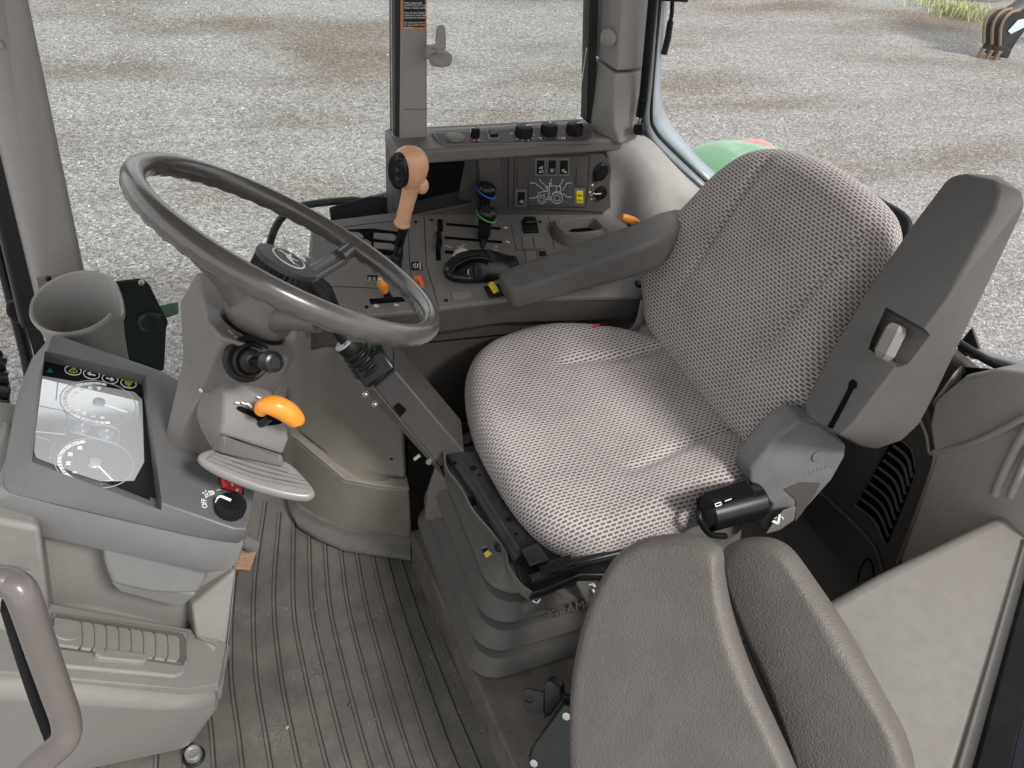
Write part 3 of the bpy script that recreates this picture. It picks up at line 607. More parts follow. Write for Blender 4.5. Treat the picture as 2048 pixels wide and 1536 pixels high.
# loader joystick
js=thing('loader_joystick','faded orange joystick grip with three red buttons on a black shaft, standing on the console','joystick',PL(789,528,CP))
b0=PL(789,530,CP); s1=Y(808,452,1.435); s0=Y(798,492,1.455)
tube('shaft',[b0,s0,s1],[.011,.0095,.0105],BLACKG,js,n=16,bevel=.0)
lathe('boot',b0-CN*.004,(s1-b0),[(.016,-.004),(.016,.006),(.012,.014),(.013,.02),(.010,.028)],BLACK,js)
hp=[Y(804,448,1.435),Y(812,415,1.43),Y(820,385,1.425),Y(826,365,1.42)]
tube('grip_neck',hp,[.0155,.0155,.0165,.021],PEACH,js,n=20,smoothpts=5)
lathe('neck_ring',hp[0],(hp[1]-hp[0]),[(.0155,-.003),(.0172,0),(.0172,.003),(.0155,.005)],PEACH,js)
hc=Y(820,336,1.415); upv=(hc-hp[1]).normalized()
sv=RT; dv=upv.cross(sv).normalized(); sv=dv.cross(upv)
if dv.y<0: dv=-dv
hd=ball('grip_head',hc,[sv*.037,dv*.030,upv*.048],PEACH,js,fn=lambda u,v,w:(u*(1+.12*w),v,w),nu=32,nv=22)
pc=hc-sv*.017-dv*.012; pn=(-sv*.62-dv*.78+upv*.1).normalized()
lathe('button_plate',pc+pn*.006,pn,[(.026,-.014),(.0265,.004),(.024,.007),(.014,.009)],BLACKG,js,xd=sv,sy=1.45,sx=.95,n=40)
for a,b in ((797,317),(796,341),(797,359)):
    c=PL(a,b,(pc+pn*.0145,pn)); ball('button',c,[upv.cross(pn)*.0085,upv*.0075,pn*.004],BLACKG,js,nu=16,nv=10); ball('button_lens',c+pn*.0028,[upv.cross(pn)*.0028,upv*.004,pn*.0016],REDGLOW,js,nu=10,nv=8)
ball('thumb_rest',Y(845,372,1.41),[sv*.013,dv*.013,upv*.018],PEACH,js)
# labels & rockers on the console
def rocker(name,px,pl,mat,base=None,h=.005,tilt=None):
    if base: chip('switch_bezel',base,pl,.002,GREY,con,bevel=.001)
    r=chip(name,px,pl,h,mat,con,bevel=.0012); return r
chip('instruction_label',[(822,524),(843,523),(846,541),(823,541)],CP,.0006,LABELB,con,bevel=0)
lx=(PL(823,541,CP)-PL(822,524,CP)).normalized()
for (px,py),s in zip(((840.5,532),(835.5,532),(831,532),(827,532)),("TRANSMISSION","RANGE","SCV I II III","SLOW")):
    text('label_text',s,PL(px,py,CP),-lx,CN,.0042,WHITE,con,lift=.0012)
rocker('rocker_switch',[(734,553),(754,553),(754,563),(735,562)],CP,BLACK,[(729,550),(770,551),(771,567),(729,566)])
strokes('switch_icon',[[(738,555),(738,561)],[(741,555),(741,561)],[(746,556),(751,556)],[(746,560),(751,560)]],off(CP,.0055),.001,WHITE,con)
rocker('red_rocker_switch',[(826,557),(841,555),(848,576),(838,579)],CP,REDORANGE,[(823,555),(843,552),(852,578),(837,583)],h=.008)
strokes('switch_icon',[[(833,560),(838,564),(834,567),(839,568)],[(839,572),(842,571)]],off(CP,.0084),.0012,HOLE,con)
# hand throttle (orange) in slot
chip('throttle_slot',[(738,598),(832,592),(838,601),(741,609)],CP,.0006,HOLE,con,bevel=0)
th=thing('hand_throttle','small orange knobbed throttle lever in its slot at the near edge of the console','throttle lever',PL(776,602,CP))
tb=PL(774,604,CP); tt=tb+Vector((-.004,-.01,.04))
hull('lever_blade',[PL(a,b,CP)+o for a,b in ((768,604),(790,602)) for o in (Vector((0,-.002,0)),Vector((0,.002,0)))]+[tt+Vector((dx,dy,0)) for dx in (-.006,.004) for dy in (-.002,.002)],BLACK,th,bevel=.0006)
kn=Y(765,568,tt.y-.004)
tube('lever_knob',[tt,Y(769,580,tt.y),kn,Y(761,557,tt.y-.004)],[.0055,.009,.0115,.006],ORANGE,th,n=16,smoothpts=5)
for _l in [[(748,612),(752,609),(757,613),(750,614)],[(789,608),(798,611),(789,611)]]: strokes('speed_icon',[_l],CP,.0018,WHITE,con)
for a,b in ((892,601),(863,440),(1080,444),(733,614),(831,444),(1111,444)): lathe('panel_screw',PL(a,b,CP),CN,[(.0045,-.001),(.0045,.0008),(.0032,.0009),(.003,.0002),(.001,.0002)],BLACK,con,n=14)
# three tab levers
for k,(x,y) in enumerate(((880,451),(878,479),(876,505))):
    chip('tab_slot',[(x-5,y-12),(x+5,y-12),(x+6,y+12+2*k),(x-4,y+12+2*k)],CP,.0006,HOLE,con,bevel=0)
    dy=(0,-5,-9)[k]
    chip('tab_lever',[(x-6,y-6+dy),(x+3,y-6+dy),(x+4,y+7+dy),(x-5,y+7+dy)],CP,(.003,.010,.012)[k],BLACK,con)
for q in ([(893,446),(1001,455),(1001,460),(893,451)],[(890,473),(1005,482),(1004,487),(889,478)],[(890,501),(935,505),(935,510),(890,507)]): chip('lever_slot',q,CP,.0006,HOLE,con,bevel=0)
for _l in [[(1009,455),(1014,456)],[(1013,483),(1018,485)]]: strokes('slot_mark',[_l],CP,.0045,WHITE,con)
strokes('slot_icon',[[(889,493),(893,491),(897,493),(900,496),(905,494)],[(914,494),(918,493),(922,494),(926,492)],[(925,490),(932,490)],[(988,494),(995,494),(993,492)],[(989,499),(996,500)]],CP,.0009,WHITE,con)
chip('blank_cover',[(901,588),(939,583),(947,596),(907,602)],CP,.004,GREY,con,bevel=.0015)
for q in ([(1043,474),(1064,474),(1067,498),(1046,497)],[(1066,475),(1087,475),(1090,498),(1069,498)],[(1049,503),(1071,503),(1075,527),(1053,527)]): chip('blank_cover',q,CP,.003,GREY,con,bevel=.0012)
rocker('rocker_switch',[(1077,505),(1091,505),(1092,514),(1079,514)],CP,BLACK,[(1073,502),(1094,503),(1096,518),(1076,518)])
chip('socket_base',[(1043,443),(1072,442),(1077,466),(1047,467)],CP,.006,BLACK,con,bevel=.002)
chip('socket_flap',[(1045,440),(1068,440),(1073,452),(1047,453)],CP,.013,BLACKG,con,bevel=.004)
def chipbox(name,px,h,mat,root,taper=.9):
    base=P_(px); c=sum(base,Vector())/len(base); tp=[c+(p-c)*taper+CN*h for p in base]; return hull(name,base+tp,mat,root,bevel=.003)
# storage bin
bin_=thing('storage_bin','small open taupe storage cup set in the rear end of the console','storage bin',PL(1160,470,CP))
def roundrect(c,u,v,n=28,e=.55):
    out=[]
    for i in range(n):
        a=2*math.pi*i/n; ca,sa=math.cos(a),math.sin(a); out.append(c+u*math.copysign(abs(ca)**e,ca)+v*math.copysign(abs(sa)**e,sa))
    return out
bc=PL(1161,472,CP); bu=Vector((.064,0,0)); bv=Vector((.0,.046,0)); 
bt=Z(1162,449,bc.z+.036)
loops=[roundrect(bc-VZ*.01,bu*1.02,bv*1.02),roundrect(bt-VZ*.008,bu,bv),roundrect(bt,bu*.96,bv*.96),roundrect(bt,bu*.80,bv*.76),roundrect(bt-VZ*.004,bu*.77,bv*.72),roundrect(bt-VZ*.034,bu*.76,bv*.70)]
v=[p for l in loops for p in l]; n=28; f=[(j*n+i,j*n+(i+1)%n,(j+1)*n+(i+1)%n,(j+1)*n+i) for j in range(5) for i in range(n)]
f.append(tuple(range(n-1,-1,-1)));f.append(tuple(5*n+i for i in range(n)))
mesh('bin_shell',v,f,TAUPE,bin_)
fl_=roundrect(bt-VZ*.030,bu*.77,bv*.71); prism('bin_depth_shade',fl_,VZ*.0006,HOLE,bin_,bevel=0)  # black sheet painted in for the shade deep in the bin
# hydraulic levers
def hyd(name,label,ring,base,mid,topp,y0,y1):
    t=thing(name,label,'lever',PL(*base,CP)); b=PL(*base,CP); m=Y(*mid,y0); tp=Y(*topp,y1)
    tube('lever_shaft',[b-CN*.002,m],(.0035,.0085) ,BLACK,t,n=12,flat=VY)
    ax=(tp-m).normalized()
    tube('grip',[m,m.lerp(tp,.15),m.lerp(tp,.6),tp],[.011,.0145,.0135,.016],BLACK,t,n=20,smoothpts=4)
    s=(RT-ax*RT.dot(ax)).normalized(); d=ax.cross(s)
    tl=(ax+s*.28).normalized(); s2=(s-tl*s.dot(tl)).normalized(); d2=tl.cross(s2)
    ball('knob_cap',tp+ax*.006,[s2*.0235,d2*.019,tl*.017],BLACKG,t,e=.85)
    R=[tp+ax*.001+s2*(.0235*math.cos(a))+d2*(.0195*math.sin(a))-s2*.0 -ax*.004*math.cos(a) for a in [2*math.pi*i/32 for i in range(32)]]
    tube('colour_ring',R,.0017,ring,t,n=8,closed=True); return t
hyd('control_lever','black hydraulic lever with a blue ring, the one farther from the steering wheel',BLUE,(959,478),(966,425),(972,384),1.565,1.555)
hyd('control_lever','black hydraulic lever with a green ring, in front of the blue-ringed one',GREENR,(964,497),(968,474),(973,432),1.50,1.49)
# black power-lift / transmission unit
u=thing('control_unit','glossy black humped control unit with thumbwheel and slider in front of the hydraulic levers','control unit',PL(950,555,CP))
ub=[(884,540),(888,528),(905,512),(935,499),(975,500),(1010,508),(1033,514),(1040,528),(1036,545),(1012,552),(985,566),(935,569),(905,566),(889,557)]
base=P_(ub); c=sum(base,Vector())/len(base)
def lft(px,py,h): return PL(px,py,off(CP,h))
up1=[lft(a,b,.018) for a,b in ((892,538),(900,522),(930,505),(975,498),(1000,505),(1003,528),(975,548),(930,558),(900,552))]
hull('unit_body',base+up1+[lft(915,520,.03),lft(945,508,.036),(lft(965,520,.034)),lft(940,532,.032)],BLACKG,u,bevel=.006,seg=4)
hull('rear_shoulder',[PL(a,b,CP) for a,b in ((995,506),(1033,512),(1040,530),(1030,547),(990,545))]+[lft(a,b,.014) for a,b in ((1000,510),(1030,516),(1034,526),(1000,532))],BLACK,u,bevel=.003)
arc=[lft(899,535,.026),lft(910,521,.036),lft(930,510,.043),lft(955,506,.043),lft(978,511,.037)]
tube('slider_track',arc,(.003,.010),BLACK,u,n=12,flat=CN,smoothpts=5)
tube('track_rim',[p+Vector((.0,-.014,-.004)) for p in arc],.003,BLACKG,u,smoothpts=5)
tw=lft(922,510,.030); lathe('thumb_wheel',tw-VY*.008,VY,[(.018,0),(.019,.001),(.019,.010),(.018,.011)],plastic('ivory_wheel',(.50,.46,.40),.5,bump=0),u,n=96,ribs=24,ribd=.10)
hull('slider_knob',[lft(a,b,h) for a,b,h in ((967,512,.03),(975,498,.05),(985,499,.052),(992,512,.048),(990,524,.036),(980,527,.03),(970,500,.04))],BLACK,u,bevel=.002)
dc=lft(950,546,.022); dn=Vector((.1,-.75,.6)).normalized()
lathe('rotary_dial',dc,dn,[(.017,-.006),(.0175,.001),(.0165,.002)],BLACK,u)
box('dial_rib',dc+dn*.004,dn,.003,.016,.004,BLACKG,u,xd=VX)
strokes('dial_mark',[circ(dc+dn*.0022,.0175,(dc,dn),150,215,8,xd=VX)],(dc,dn),.0012,WHITE,u,px=False)
# yellow lock lever
yl=thing('lock_lever','small yellow toggle lever on a black base beside the control unit','lock lever',PL(990,580,CP))
hull('lever_base',P_([(966,573),(1005,566),(1013,591),(985,596),(977,596)])+[lft(a,b,.006) for a,b in ((975,574),(1003,568),(1008,588),(986,592))],BLACK,yl,bevel=.001)
hull('base_fin',[lft(a,b,h) for a,b,h in ((984,592,0),(1012,590,0),(1007,576,.014),(1002,585,.003))]+[lft(a,b,h)+Vector((0,.003,0)) for a,b,h in ((984,592,0),(1012,590,0),(1007,576,.014))],BLACKG,yl,bevel=.0005)
tube('lever_handle',[lft(981,566,.016),lft(987,575,.013),lft(993,585,.008)],(.0055,.0065),YELLOW,yl,n=14,flat=CN,bevel=.001)
# upper back panel, shelf
FPL=plane((.65,1.598,.6),(0,-1,0)); FN=FPL[1]
def FP(px,py): return PL(px,py,FPL)
back=thing('switch_panel','dark upright switch panel with tractor diagram and storage recess under the knob shelf','switch panel',(.66,1.62,.58))
zb=.50
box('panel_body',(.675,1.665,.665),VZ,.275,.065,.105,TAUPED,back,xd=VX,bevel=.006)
box('shelf_body',(.675,1.64,.762),VZ,.283,.06,.017,TAUPE,back,xd=VX,bevel=.008,seg=4)
TP=plane((.7,1.62,.779),(0,-.04,1)); TN=TP[1]
chip('knob_deck',[(863,268),(872,263),(1168,247),(1188,262),(1191,276),(1180,285),(890,292),(874,284)],TP,.005,TAUPE,back,depth=.006,bevel=.0035)
TQ=off(TP,.005)
chip('deck_inlay',[(872,268),(1164,250),(1182,263),(1184,274),(1176,281),(893,287),(880,280)],TQ,.0009,TAUPED,back,bevel=.0004)
TQ=off(TP,.0059)
# storage recess
rec=[(803,318),(944,309),(946,403),(806,432)]
rb=prism('recess_frame',[FP(a,b)+Vector((0,-.003,0)) for a,b in ((798,314),(949,304),(952,409),(800,440))],(0,.01,0),TAUPED,back,bevel=.002)
chip('recess_pocket',rec,off(FPL,.003),.0012,HOLE,back,bevel=0)
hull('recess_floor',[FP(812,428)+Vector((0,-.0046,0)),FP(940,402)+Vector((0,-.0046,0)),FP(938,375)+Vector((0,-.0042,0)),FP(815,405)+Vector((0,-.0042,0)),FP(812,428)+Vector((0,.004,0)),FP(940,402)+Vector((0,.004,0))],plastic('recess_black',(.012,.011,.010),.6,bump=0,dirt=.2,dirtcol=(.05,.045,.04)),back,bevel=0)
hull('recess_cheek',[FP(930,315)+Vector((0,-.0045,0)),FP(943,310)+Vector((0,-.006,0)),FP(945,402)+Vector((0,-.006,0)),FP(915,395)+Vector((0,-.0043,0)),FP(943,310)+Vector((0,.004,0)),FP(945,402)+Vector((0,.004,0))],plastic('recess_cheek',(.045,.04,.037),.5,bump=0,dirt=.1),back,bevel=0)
prism('centre_column',[FP(a,b)+Vector((0,-.012,0)) for a,b in ((952,303),(988,303),(998,316),(1004,414),(962,414))],(0,.02,0),TAUPED,back,bevel=.006)
chip('panel_inlay',[(1017,306),(1205,306),(1216,318),(1221,414),(1206,424),(1016,415)],FPL,.003,TAUPED,back,bevel=.002)
Q=off(FPL,.003)
strokes('inlay_seam',[[(1029,325),(1031,312),(1033,310),(1177,311),(1179,314),(1176,365),(1172,410),(1168,415),(1029,413),(1026,410),(1029,325)]],Q,.0012,HOLE,back)
def sw(x0,y0,x1,y1,mat,lower=None,icon=None):
    chip('switch_bezel',[(x0-4,y0-4),(x1+4,y0-4),(x1+3,y1+5),(x0-5,y1+5)],Q,.0016,TAUPE,back,bevel=.0008)
    b=chip('rocker_switch',[(x0,y0),(x1,y0),(x1-1,y1),(x0-1,y1)],Q,.004,mat,back,bevel=.0008)
    ym=(y0*.45+y1*.55); chip('rocker_half',[(x0+.4,ym),(x1-.4,ym),(x1-1.2,y1-.6),(x0-.6,y1-.6)],Q,.0058,lower or mat,back,bevel=.0008)
    if icon: strokes('switch_icon',[[(x0+u,y0+v) for u,v in l] for l in icon],off(Q,.0060),.0009,WHITE if mat is not YELLOW else HOLE,back)
ic1=[[(4,17),(8,13),(8,17),(4,17)],[(11,12),(11,18)],[(4,25),(8,21),(8,25),(4,25)],[(10,20),(12,21),(12,26)]]
sw(1074,320,1088,347,BLACK,None,ic1)
sw(1097,320,1111,347,BLACK,GREENL,[[(4,18),(7,21),(10,18)],[(5,19),(5,23),(9,23),(9,19)]])
sw(1120,320,1135,347,BLACK,None,[[(4,22),(5,19),(8,19),(9,22),(6,23),(4,22)],[(8,25),(13,25),(10,21)]])
sw(1035,383,1049,408,BLACK,None,[[(4,21),(9,17),(12,19),(10,22),(7,21)],[(4,21),(12,23)]])
sw(1152,381,1165,405,YELLOW,YELLOW,[[(4,12),(5,9),(11,9),(11,12)],[(8,10),(8,13)],[(4,19),(8,18),(11,20),(8,22),(4,19)]])
for q in ([(1035,336),(1054,335),(1053,372),(1033,372)],[(1153,336),(1171,335),(1169,371),(1151,371)]): chip('blank_cover',q,Q,.003,TAUPED,back,bevel=.0012)
chip('diagram_plate',[(1058,357),(1145,356),(1144,410),(1056,410)],Q,.002,TAUPED,back,bevel=.0012)
D=off(Q,.0021)
def cpx(cx,cy,r,n=20): return [(cx+r*math.cos(2*math.pi*i/n),cy+r*math.sin(2*math.pi*i/n)) for i in range(n+1)]
tr=[cpx(1083.5,399,8.2),cpx(1083.5,399,4.5),cpx(1114,396,11),cpx(1114,396,6.2),
 [(1074,396),(1076,390),(1076,386),(1082,384),(1096,382),(1096,384)],[(1096,398),(1096,374),(1099,372),(1120,372),(1122,375),(1120,384)],[(1099,374),(1099,396)],[(1113,374),(1112,384)],[(1104,388),(1108,384),(1118,383),(1124,388)],[(1092,398),(1103,400)],[(1096,394),(1103,396),(1103,400)],
 [(1079,389),(1082,389),(1083,393)],[(1086,388),(1089,388),(1089,392)],
 [(1060,366),(1070,366),(1090,382)],[(1080,358),(1081,363),(1094,373)],[(1103,358),(1100,366)],[(1098,367),(1103,367),(1102,371),(1099,371),(1098,367)],[(1126,358),(1124,364),(1118,373)],[(1145,366),(1134,366),(1125,381)],[(1059,396),(1069,396),(1075,392)],[(1126,387),(1134,394),(1143,394)],[(1092,373),(1096,376),(1091,376),(1092,373)],[(1118,373),(1123,375)],[(1092,380),(1096,380),(1096,383)]]
tr=[[(max(1058.5,min(1143.5,a)),b) for a,b in l] for l in tr]
strokes('tractor_diagram',tr,D,.0011,LBLUE,back)
lathe('socket_cap',FP(1200,342),FN,[(.022,-.002),(.022,.008),(.018,.012),(.006,.013)],BLACK,back,sx=.9,sy=1.1,xd=VX)
box('cap_hinge',FP(1190,356)+FN*.006,FN,.006,.005,.003,BLACK,back,xd=VX,bevel=.001)
lathe('rotary_knob',FP(1199,384),FN,[(.018,-.002),(.018,.010),(.0155,.013),(.008,.013)],BLACK,back,n=72,ribs=18,ribd=.08,ribrange=(1,2))
strokes('knob_pointer',[[(1187,386),(1190,388),(1202,387)]],off(FPL,.0135),.0022,WHITE,back)
for a,b in ((1197,361),(1184,369),(1179,383)): lathe('index_dot',FP(a,b)+FN*.003,FN,[(.0028,-.0002),(.0026,.0006)],WHITE,back,n=12)
strokes('wiper_icon',[[(1180,391),(1183,388),(1186,390),(1184,393),(1180,391)],[(1183,396),(1183,400)],[(1181,398),(1185,398)],[(1187,395),(1190,395),(1190,400),(1187,400),(1187,395)]],off(FPL,.0031),.0009,WHITE,back)
# knobs on deck
def knob(px,py,r,h,parent,pl,point,mat=BLACK,wid=.004,nr=22,lab=None):
    c=PL(px,py,pl); n=pl[1]
    k=lathe('control_knob',c,n,[(r*.9,0),(r,h*.1),(r*.97,h*.78),(r*.9,h*.95),(r*.75,h)],mat,parent,n=nr*4,ribs=nr,ribd=.085,ribrange=(0,2))
    if point is not None:
        x,y,z=frame(n,VX); a=math.radians(point); d=x*math.cos(a)+y*math.sin(a); s=z.cross(d)
        pts=[c+d*(r*.15)+z*(h*1.0),c+d*(r*.85)+z*(h*1.0)]
        hull('knob_pointer',[p+s*o*wid/2+z*zz for p in pts for o in(-1,1) for zz in(-.001,.001)],WHITE,k,bevel=.0004)
        pts=[c+d*(r*.88)+z*(h*.98),c+d*(r*1.005)+z*(h*.85),c+d*(r*1.01)+z*(h*.35)]
        hull('knob_pointer',[p+s*o*wid/2 +d*q for p in pts for o in(-1,1) for q in(-.0015,.0012)],WHITE,k,bevel=.0003)
    return k
knob(1047,271,.0215,.024,back,TQ,8); knob(1097,267,.0205,.024,back,TQ,62); knob(1148,266,.0210,.025,back,TQ,2)
knob(950,273,.0105,.020,back,TQ,150,wid=.002,nr=14)
for c_,a0,a1,m,cx,r in ((0,150,300,RED,(1148,266),.0265),(0,300,400,BLUE,(1148,266),.0265),(0,170,350,RED,(950,273),.0135)):
    strokes('dial_arc',[circ(PL(*cx,TQ),r,TQ,a0,a1,16,xd=VX)],TQ,.0022 if r>.02 else .0015,m,back,px=False,h=.0004)
lathe('round_blank',PL(911,276,TQ),TN,[(.0215,0),(.0215,.004),(.019,.0055),(.01,.006)],GREY,back)
chip('rocker_bezel',[(972,260),(993,258),(999,280),(977,281)],TQ,.002,GREY,back)
chip('rocker_top',[(976,262),(989,261),(990,267),(977,268)],TQ,.004,BLACK,back,bevel=.001)
chip('rocker_button',[(979,270),(995,268),(996,275),(981,276)],TQ,.009,BLACK,back,bevel=.001)
for a,b in ((1034,278),(1045,281),(1057,280),(1067,270),(1065,277)): lathe('index_dot',PL(a,b,TQ),TN,[(.0022,-.0002),(.002,.0005)],WHITE,back,n=10)
strokes('knob_icon',[[(946,281),(950,281)],[(956,280),(959,279),(961,281),(956,281)],[(1020,265),(1025,268)],[(1020,269),(1025,266)],[(1076,276),(1082,275),(1083,279)],[(1115,277),(1120,275)],[(1123,275),(1129,274),(1130,277),(1124,278),(1123,275)],[(1072,255),(1078,254)]],TQ,.0014,WHITE,back,h=.0004)
strokes('apron_line',[[(945,303),(946,308)]],FPL,.001,HOLE,back)
# decal on the apron
ap=plane((0,1.343,0),(0,-1,0))
chip('direction_decal',[(748,643),(789,636),(791,655),(750,660)],ap,.0008,WHITE,con,bevel=0)
chip('decal_field',[(750,645),(787,638.5),(789,653.5),(751,658)],ap,.0014,LABELB,con,bevel=0)
strokes('decal_arrow',[[(765,645),(769,640),(773,645),(765,645)],[(779,640),(780,656)],[(766,649),(772,648)]],off(ap,.0015),.0012,WHITE,con)
# pedestal at the front of the console
pd=thing('front_pedestal','tall dusty olive-grey moulded pedestal with a light ledge, left of the sloping lever box','pedestal',(.16,1.3,0))
Lz=[Z(585,1000,.02),Z(600,1028,.02),Z(640,1052,.02),Z(692,1073,.02),Z(760,1083,.02),Z(826,1093,.02)]
Mz=[Y(583,873,1.335),Y(596,882,1.30),Y(640,920,1.24),Y(690,962,1.19),Y(750,973,1.155),Y(819,980,1.12)]
def ext(l,y=1.6): return [Vector((p.x,y,p.z)) for p in (l[0],l[-1])]
def strip(name,rows,mat,parent,bevel=.006,y=1.58,**k):
    n=len(rows[0]); v=[];f=[]
    for r in rows: v+= [Vector((r[0].x,y,r[0].z))]+list(r)+[Vector((r[-1].x,y,r[-1].z))]
    m=n+2
    for j in range(len(rows)-1):
        for i in range(m): f.append((j*m+i,j*m+(i+1)%m,(j+1)*m+(i+1)%m,(j+1)*m+i))
    f.append(tuple(range(m))); f.append(tuple((len(rows)-1)*m+i for i in range(m-1,-1,-1)))
    return mesh(name,v,f,mat,parent,bevel=bevel,angle=45,**k)
Mi=[Y(590,863,1.36),Y(604,871,1.325),Y(646,905,1.265),Y(694,944,1.215),Y(752,955,1.18),Y(815,961,1.145)]
def mid(A,B,t,o=Vector((0,0,0))): return [a.lerp(b,t)+o for a,b in zip(A,B)]
Tz=[Y(607,655,1.42),Y(622,668,1.38),Y(645,690,1.345),Y(668,702,1.325),Y(735,703,1.315),Y(805,700,1.305)]
strip('lower_fairing',[Lz,mid(Lz,Mz,.5),Mz],PED,pd,bevel=.007)
strip('ledge',[[p-VZ*.001 for p in Mz],[p+VZ*.006 for p in Mz],[p+VZ*.004 for p in Mi],[p-VZ*.002 for p in Mi]],plastic('ledge_plastic',(.22,.205,.185),.45,bump=.15,dirt=.2),pd,bevel=.003)
strip('upper_fairing',[Mi,mid(Mi,Tz,.45,Vector((0,.004,0))),mid(Mi,Tz,.8),Tz],PED,pd,bevel=.01)
strip('foot_gaiter',[[p+Vector((-.01,-.035,-.012)) for p in Lz],[p+Vector((-.012,-.030,.0)) for p in Lz],[p+Vector((-.004,-.006,.014)) for p in Lz],[p+VZ*.03 for p in Lz]],MATM,pd,bevel=.004)
lathe('plug',Y(783,918,1.133),(0,-1,0),[(.003,-.001),(.003,.001)],HOLE,pd,n=10)
# white end face of console front
prism('console_cheek',[Y(604,655,1.39),Y(618,500,1.62),Y(623,446,1.70),Y(640,446,1.70),Y(640,655,1.39)],(0.006,0,-.03),GREY,con,bevel=.002)
# grab rail outside behind the wheel, with black housing
t=thing('grab_rail','bent black tube hand rail outside the door, seen behind the steering wheel','hand rail',Y(545,490,1.75))
tube('rail_tube',[Y(536,505,1.74),Y(545,470,1.74),Y(560,440,1.74),Y(585,418,1.74),Y(625,408,1.74),Y(690,401,1.74),Y(720,402,1.74),Y(735,415,1.76)],.0095,BLACKG,t,n=16,smoothpts=6)
t=thing('door_latch_housing','black latch housing on the door frame between hand rail and console','latch housing',Y(720,430,1.72))
hull('housing',[Y(a,b,y) for a,b in ((658,415),(662,445),(795,425),(795,395),(740,392),(700,402)) for y in (1.72,1.75)],BLACK,t,bevel=.004)
tube('frame_bar',[Y(725,400,1.735),Y(800,380,1.735)],.006,BAND,t)
lathe('bolt_head',Y(690,428,1.718),(0,-1,0),[(.010,-.002),(.010,.003),(.006,.005)],BLACKG,t)
lathe('bolt_head',Y(762,424,1.718),(0,-1,0),[(.008,-.002),(.008,.003),(.005,.005)],BLACKG,t)
# ---- shift lever box
lb=thing('lever_box','taupe lever box sloping down to the seat with zinc bolts and black bellows','lever box',(.3,1.15,.2))
V=Vector((.016,.075,.018))
N1=[Y(747,776,1.13),Y(790,741,1.13),Y(930,905,1.03),Y(880,936,1.03)]
DKB=plastic('dark_lever_box',(.040,.037,.035),.45,bump=.15,dirt=.25,dirtcol=(.09,.085,.075))
prism('box_cover',N1,V,DKB,lb,bevel=.004)
prism('side_flange',[Y(731,781,1.135),Y(748,776,1.128),Y(881,936,1.028),Y(888,956,1.03)],(.004,.06,.0),TAUPED,lb,bevel=.002)
prism('dark_window',[Y(787,815,1.0985),Y(797,808,1.0985),Y(812,822,1.092),Y(801,834,1.092)],(.002,.003,0),HOLE,lb,bevel=0)
for p,y in (((797,735),1.19),((816,762),1.175)):
    c=Y(*p,y-.03); lathe('zinc_bolt',c,Vector((.75,-.1,.55)),[(.008,-.004),(.008,.003),(.005,.005)],ZINC,lb,n=6)
for p in ((731,788),(750,808)): lathe('zinc_bolt',Y(*p,1.118),Vector((-.5,-.8,.1)),[(.006,-.004),(.006,.004),(.004,.006)],ZINC,lb,n=8)
lathe('zinc_bolt',Y(858,923,1.04),Vector((-.5,-.8,.1)),[(.006,-.004),(.006,.004)],ZINC,lb,n=6)
C1=[Y(731,778,1.125),Y(790,738,1.125),Y(768,705,1.15),Y(757,700,1.155),Y(701,738,1.15)]
prism('collar',C1,(.012,.05,.012),BLACKG,lb,bevel=.005)
ca=Y(748,738,1.165); cb=Y(690,684,1.185); axb=(cb-ca); Lb=axb.length
pr_=[(.036,-.01)]
for i in range(4): h=Lb*(.12+.16*i); pr_+=[(.034-.0030*i,h),(.0375-.0032*i,h+Lb*.05),(.0375-.0032*i,h+Lb*.08),(.032-.0030*i,h+Lb*.12)]
pr_+=[(.024,Lb*.8),(.0235,Lb*.96),(.022,Lb)]
lathe('bellows',ca,axb,pr_,BLACK,lb)
lathe('lever_disc',cb,axb,[(.023,-.001),(.023,.002),(.021,.003)],plastic('pale_disc',(.45,.47,.48),.3,bump=0,dirt=.1),lb)
lv=[cb,Y(672,650,1.20),Y(655,615,1.21),Y(640,585,1.22),Y(620,560,1.225)]
tube('range_lever',lv,[.010,.016,.022,.024,.018],BLACK,lb,n=20,smoothpts=5)
text('lever_mark','P',PL(690,690,(cb+axb.normalized()*.003,axb.normalized())),RT,axb,.010,BLACK,lb)
ball('lever_knob',Y(606,532,1.235),[VX*.026,VY*.02,VZ*.018],plastic('grey_knob',(.17,.18,.19),.3,bump=.05,coat=.3),lb)
lathe('knob_badge',Y(600,525,1.215),Vector((-.1,-.5,.8)),[(.011,-.004),(.011,.003)],WHITE,lb,n=20)
# cavity details by the pivot
t=thing('linkage_cover','black cavity with small metal link at the bottom of the lever box','linkage',Y(840,900,1.12))
hull('cavity',[Y(815,880,1.14),Y(850,885,1.10),Y(888,955,1.06),Y(850,985,1.10),Y(818,970,1.13),Y(830,930,1.2)],HOLE,t,bevel=0)
tube('link_pin',[Y(829,919,1.085),Y(841,910,1.085)],.0045,ZINC,t)
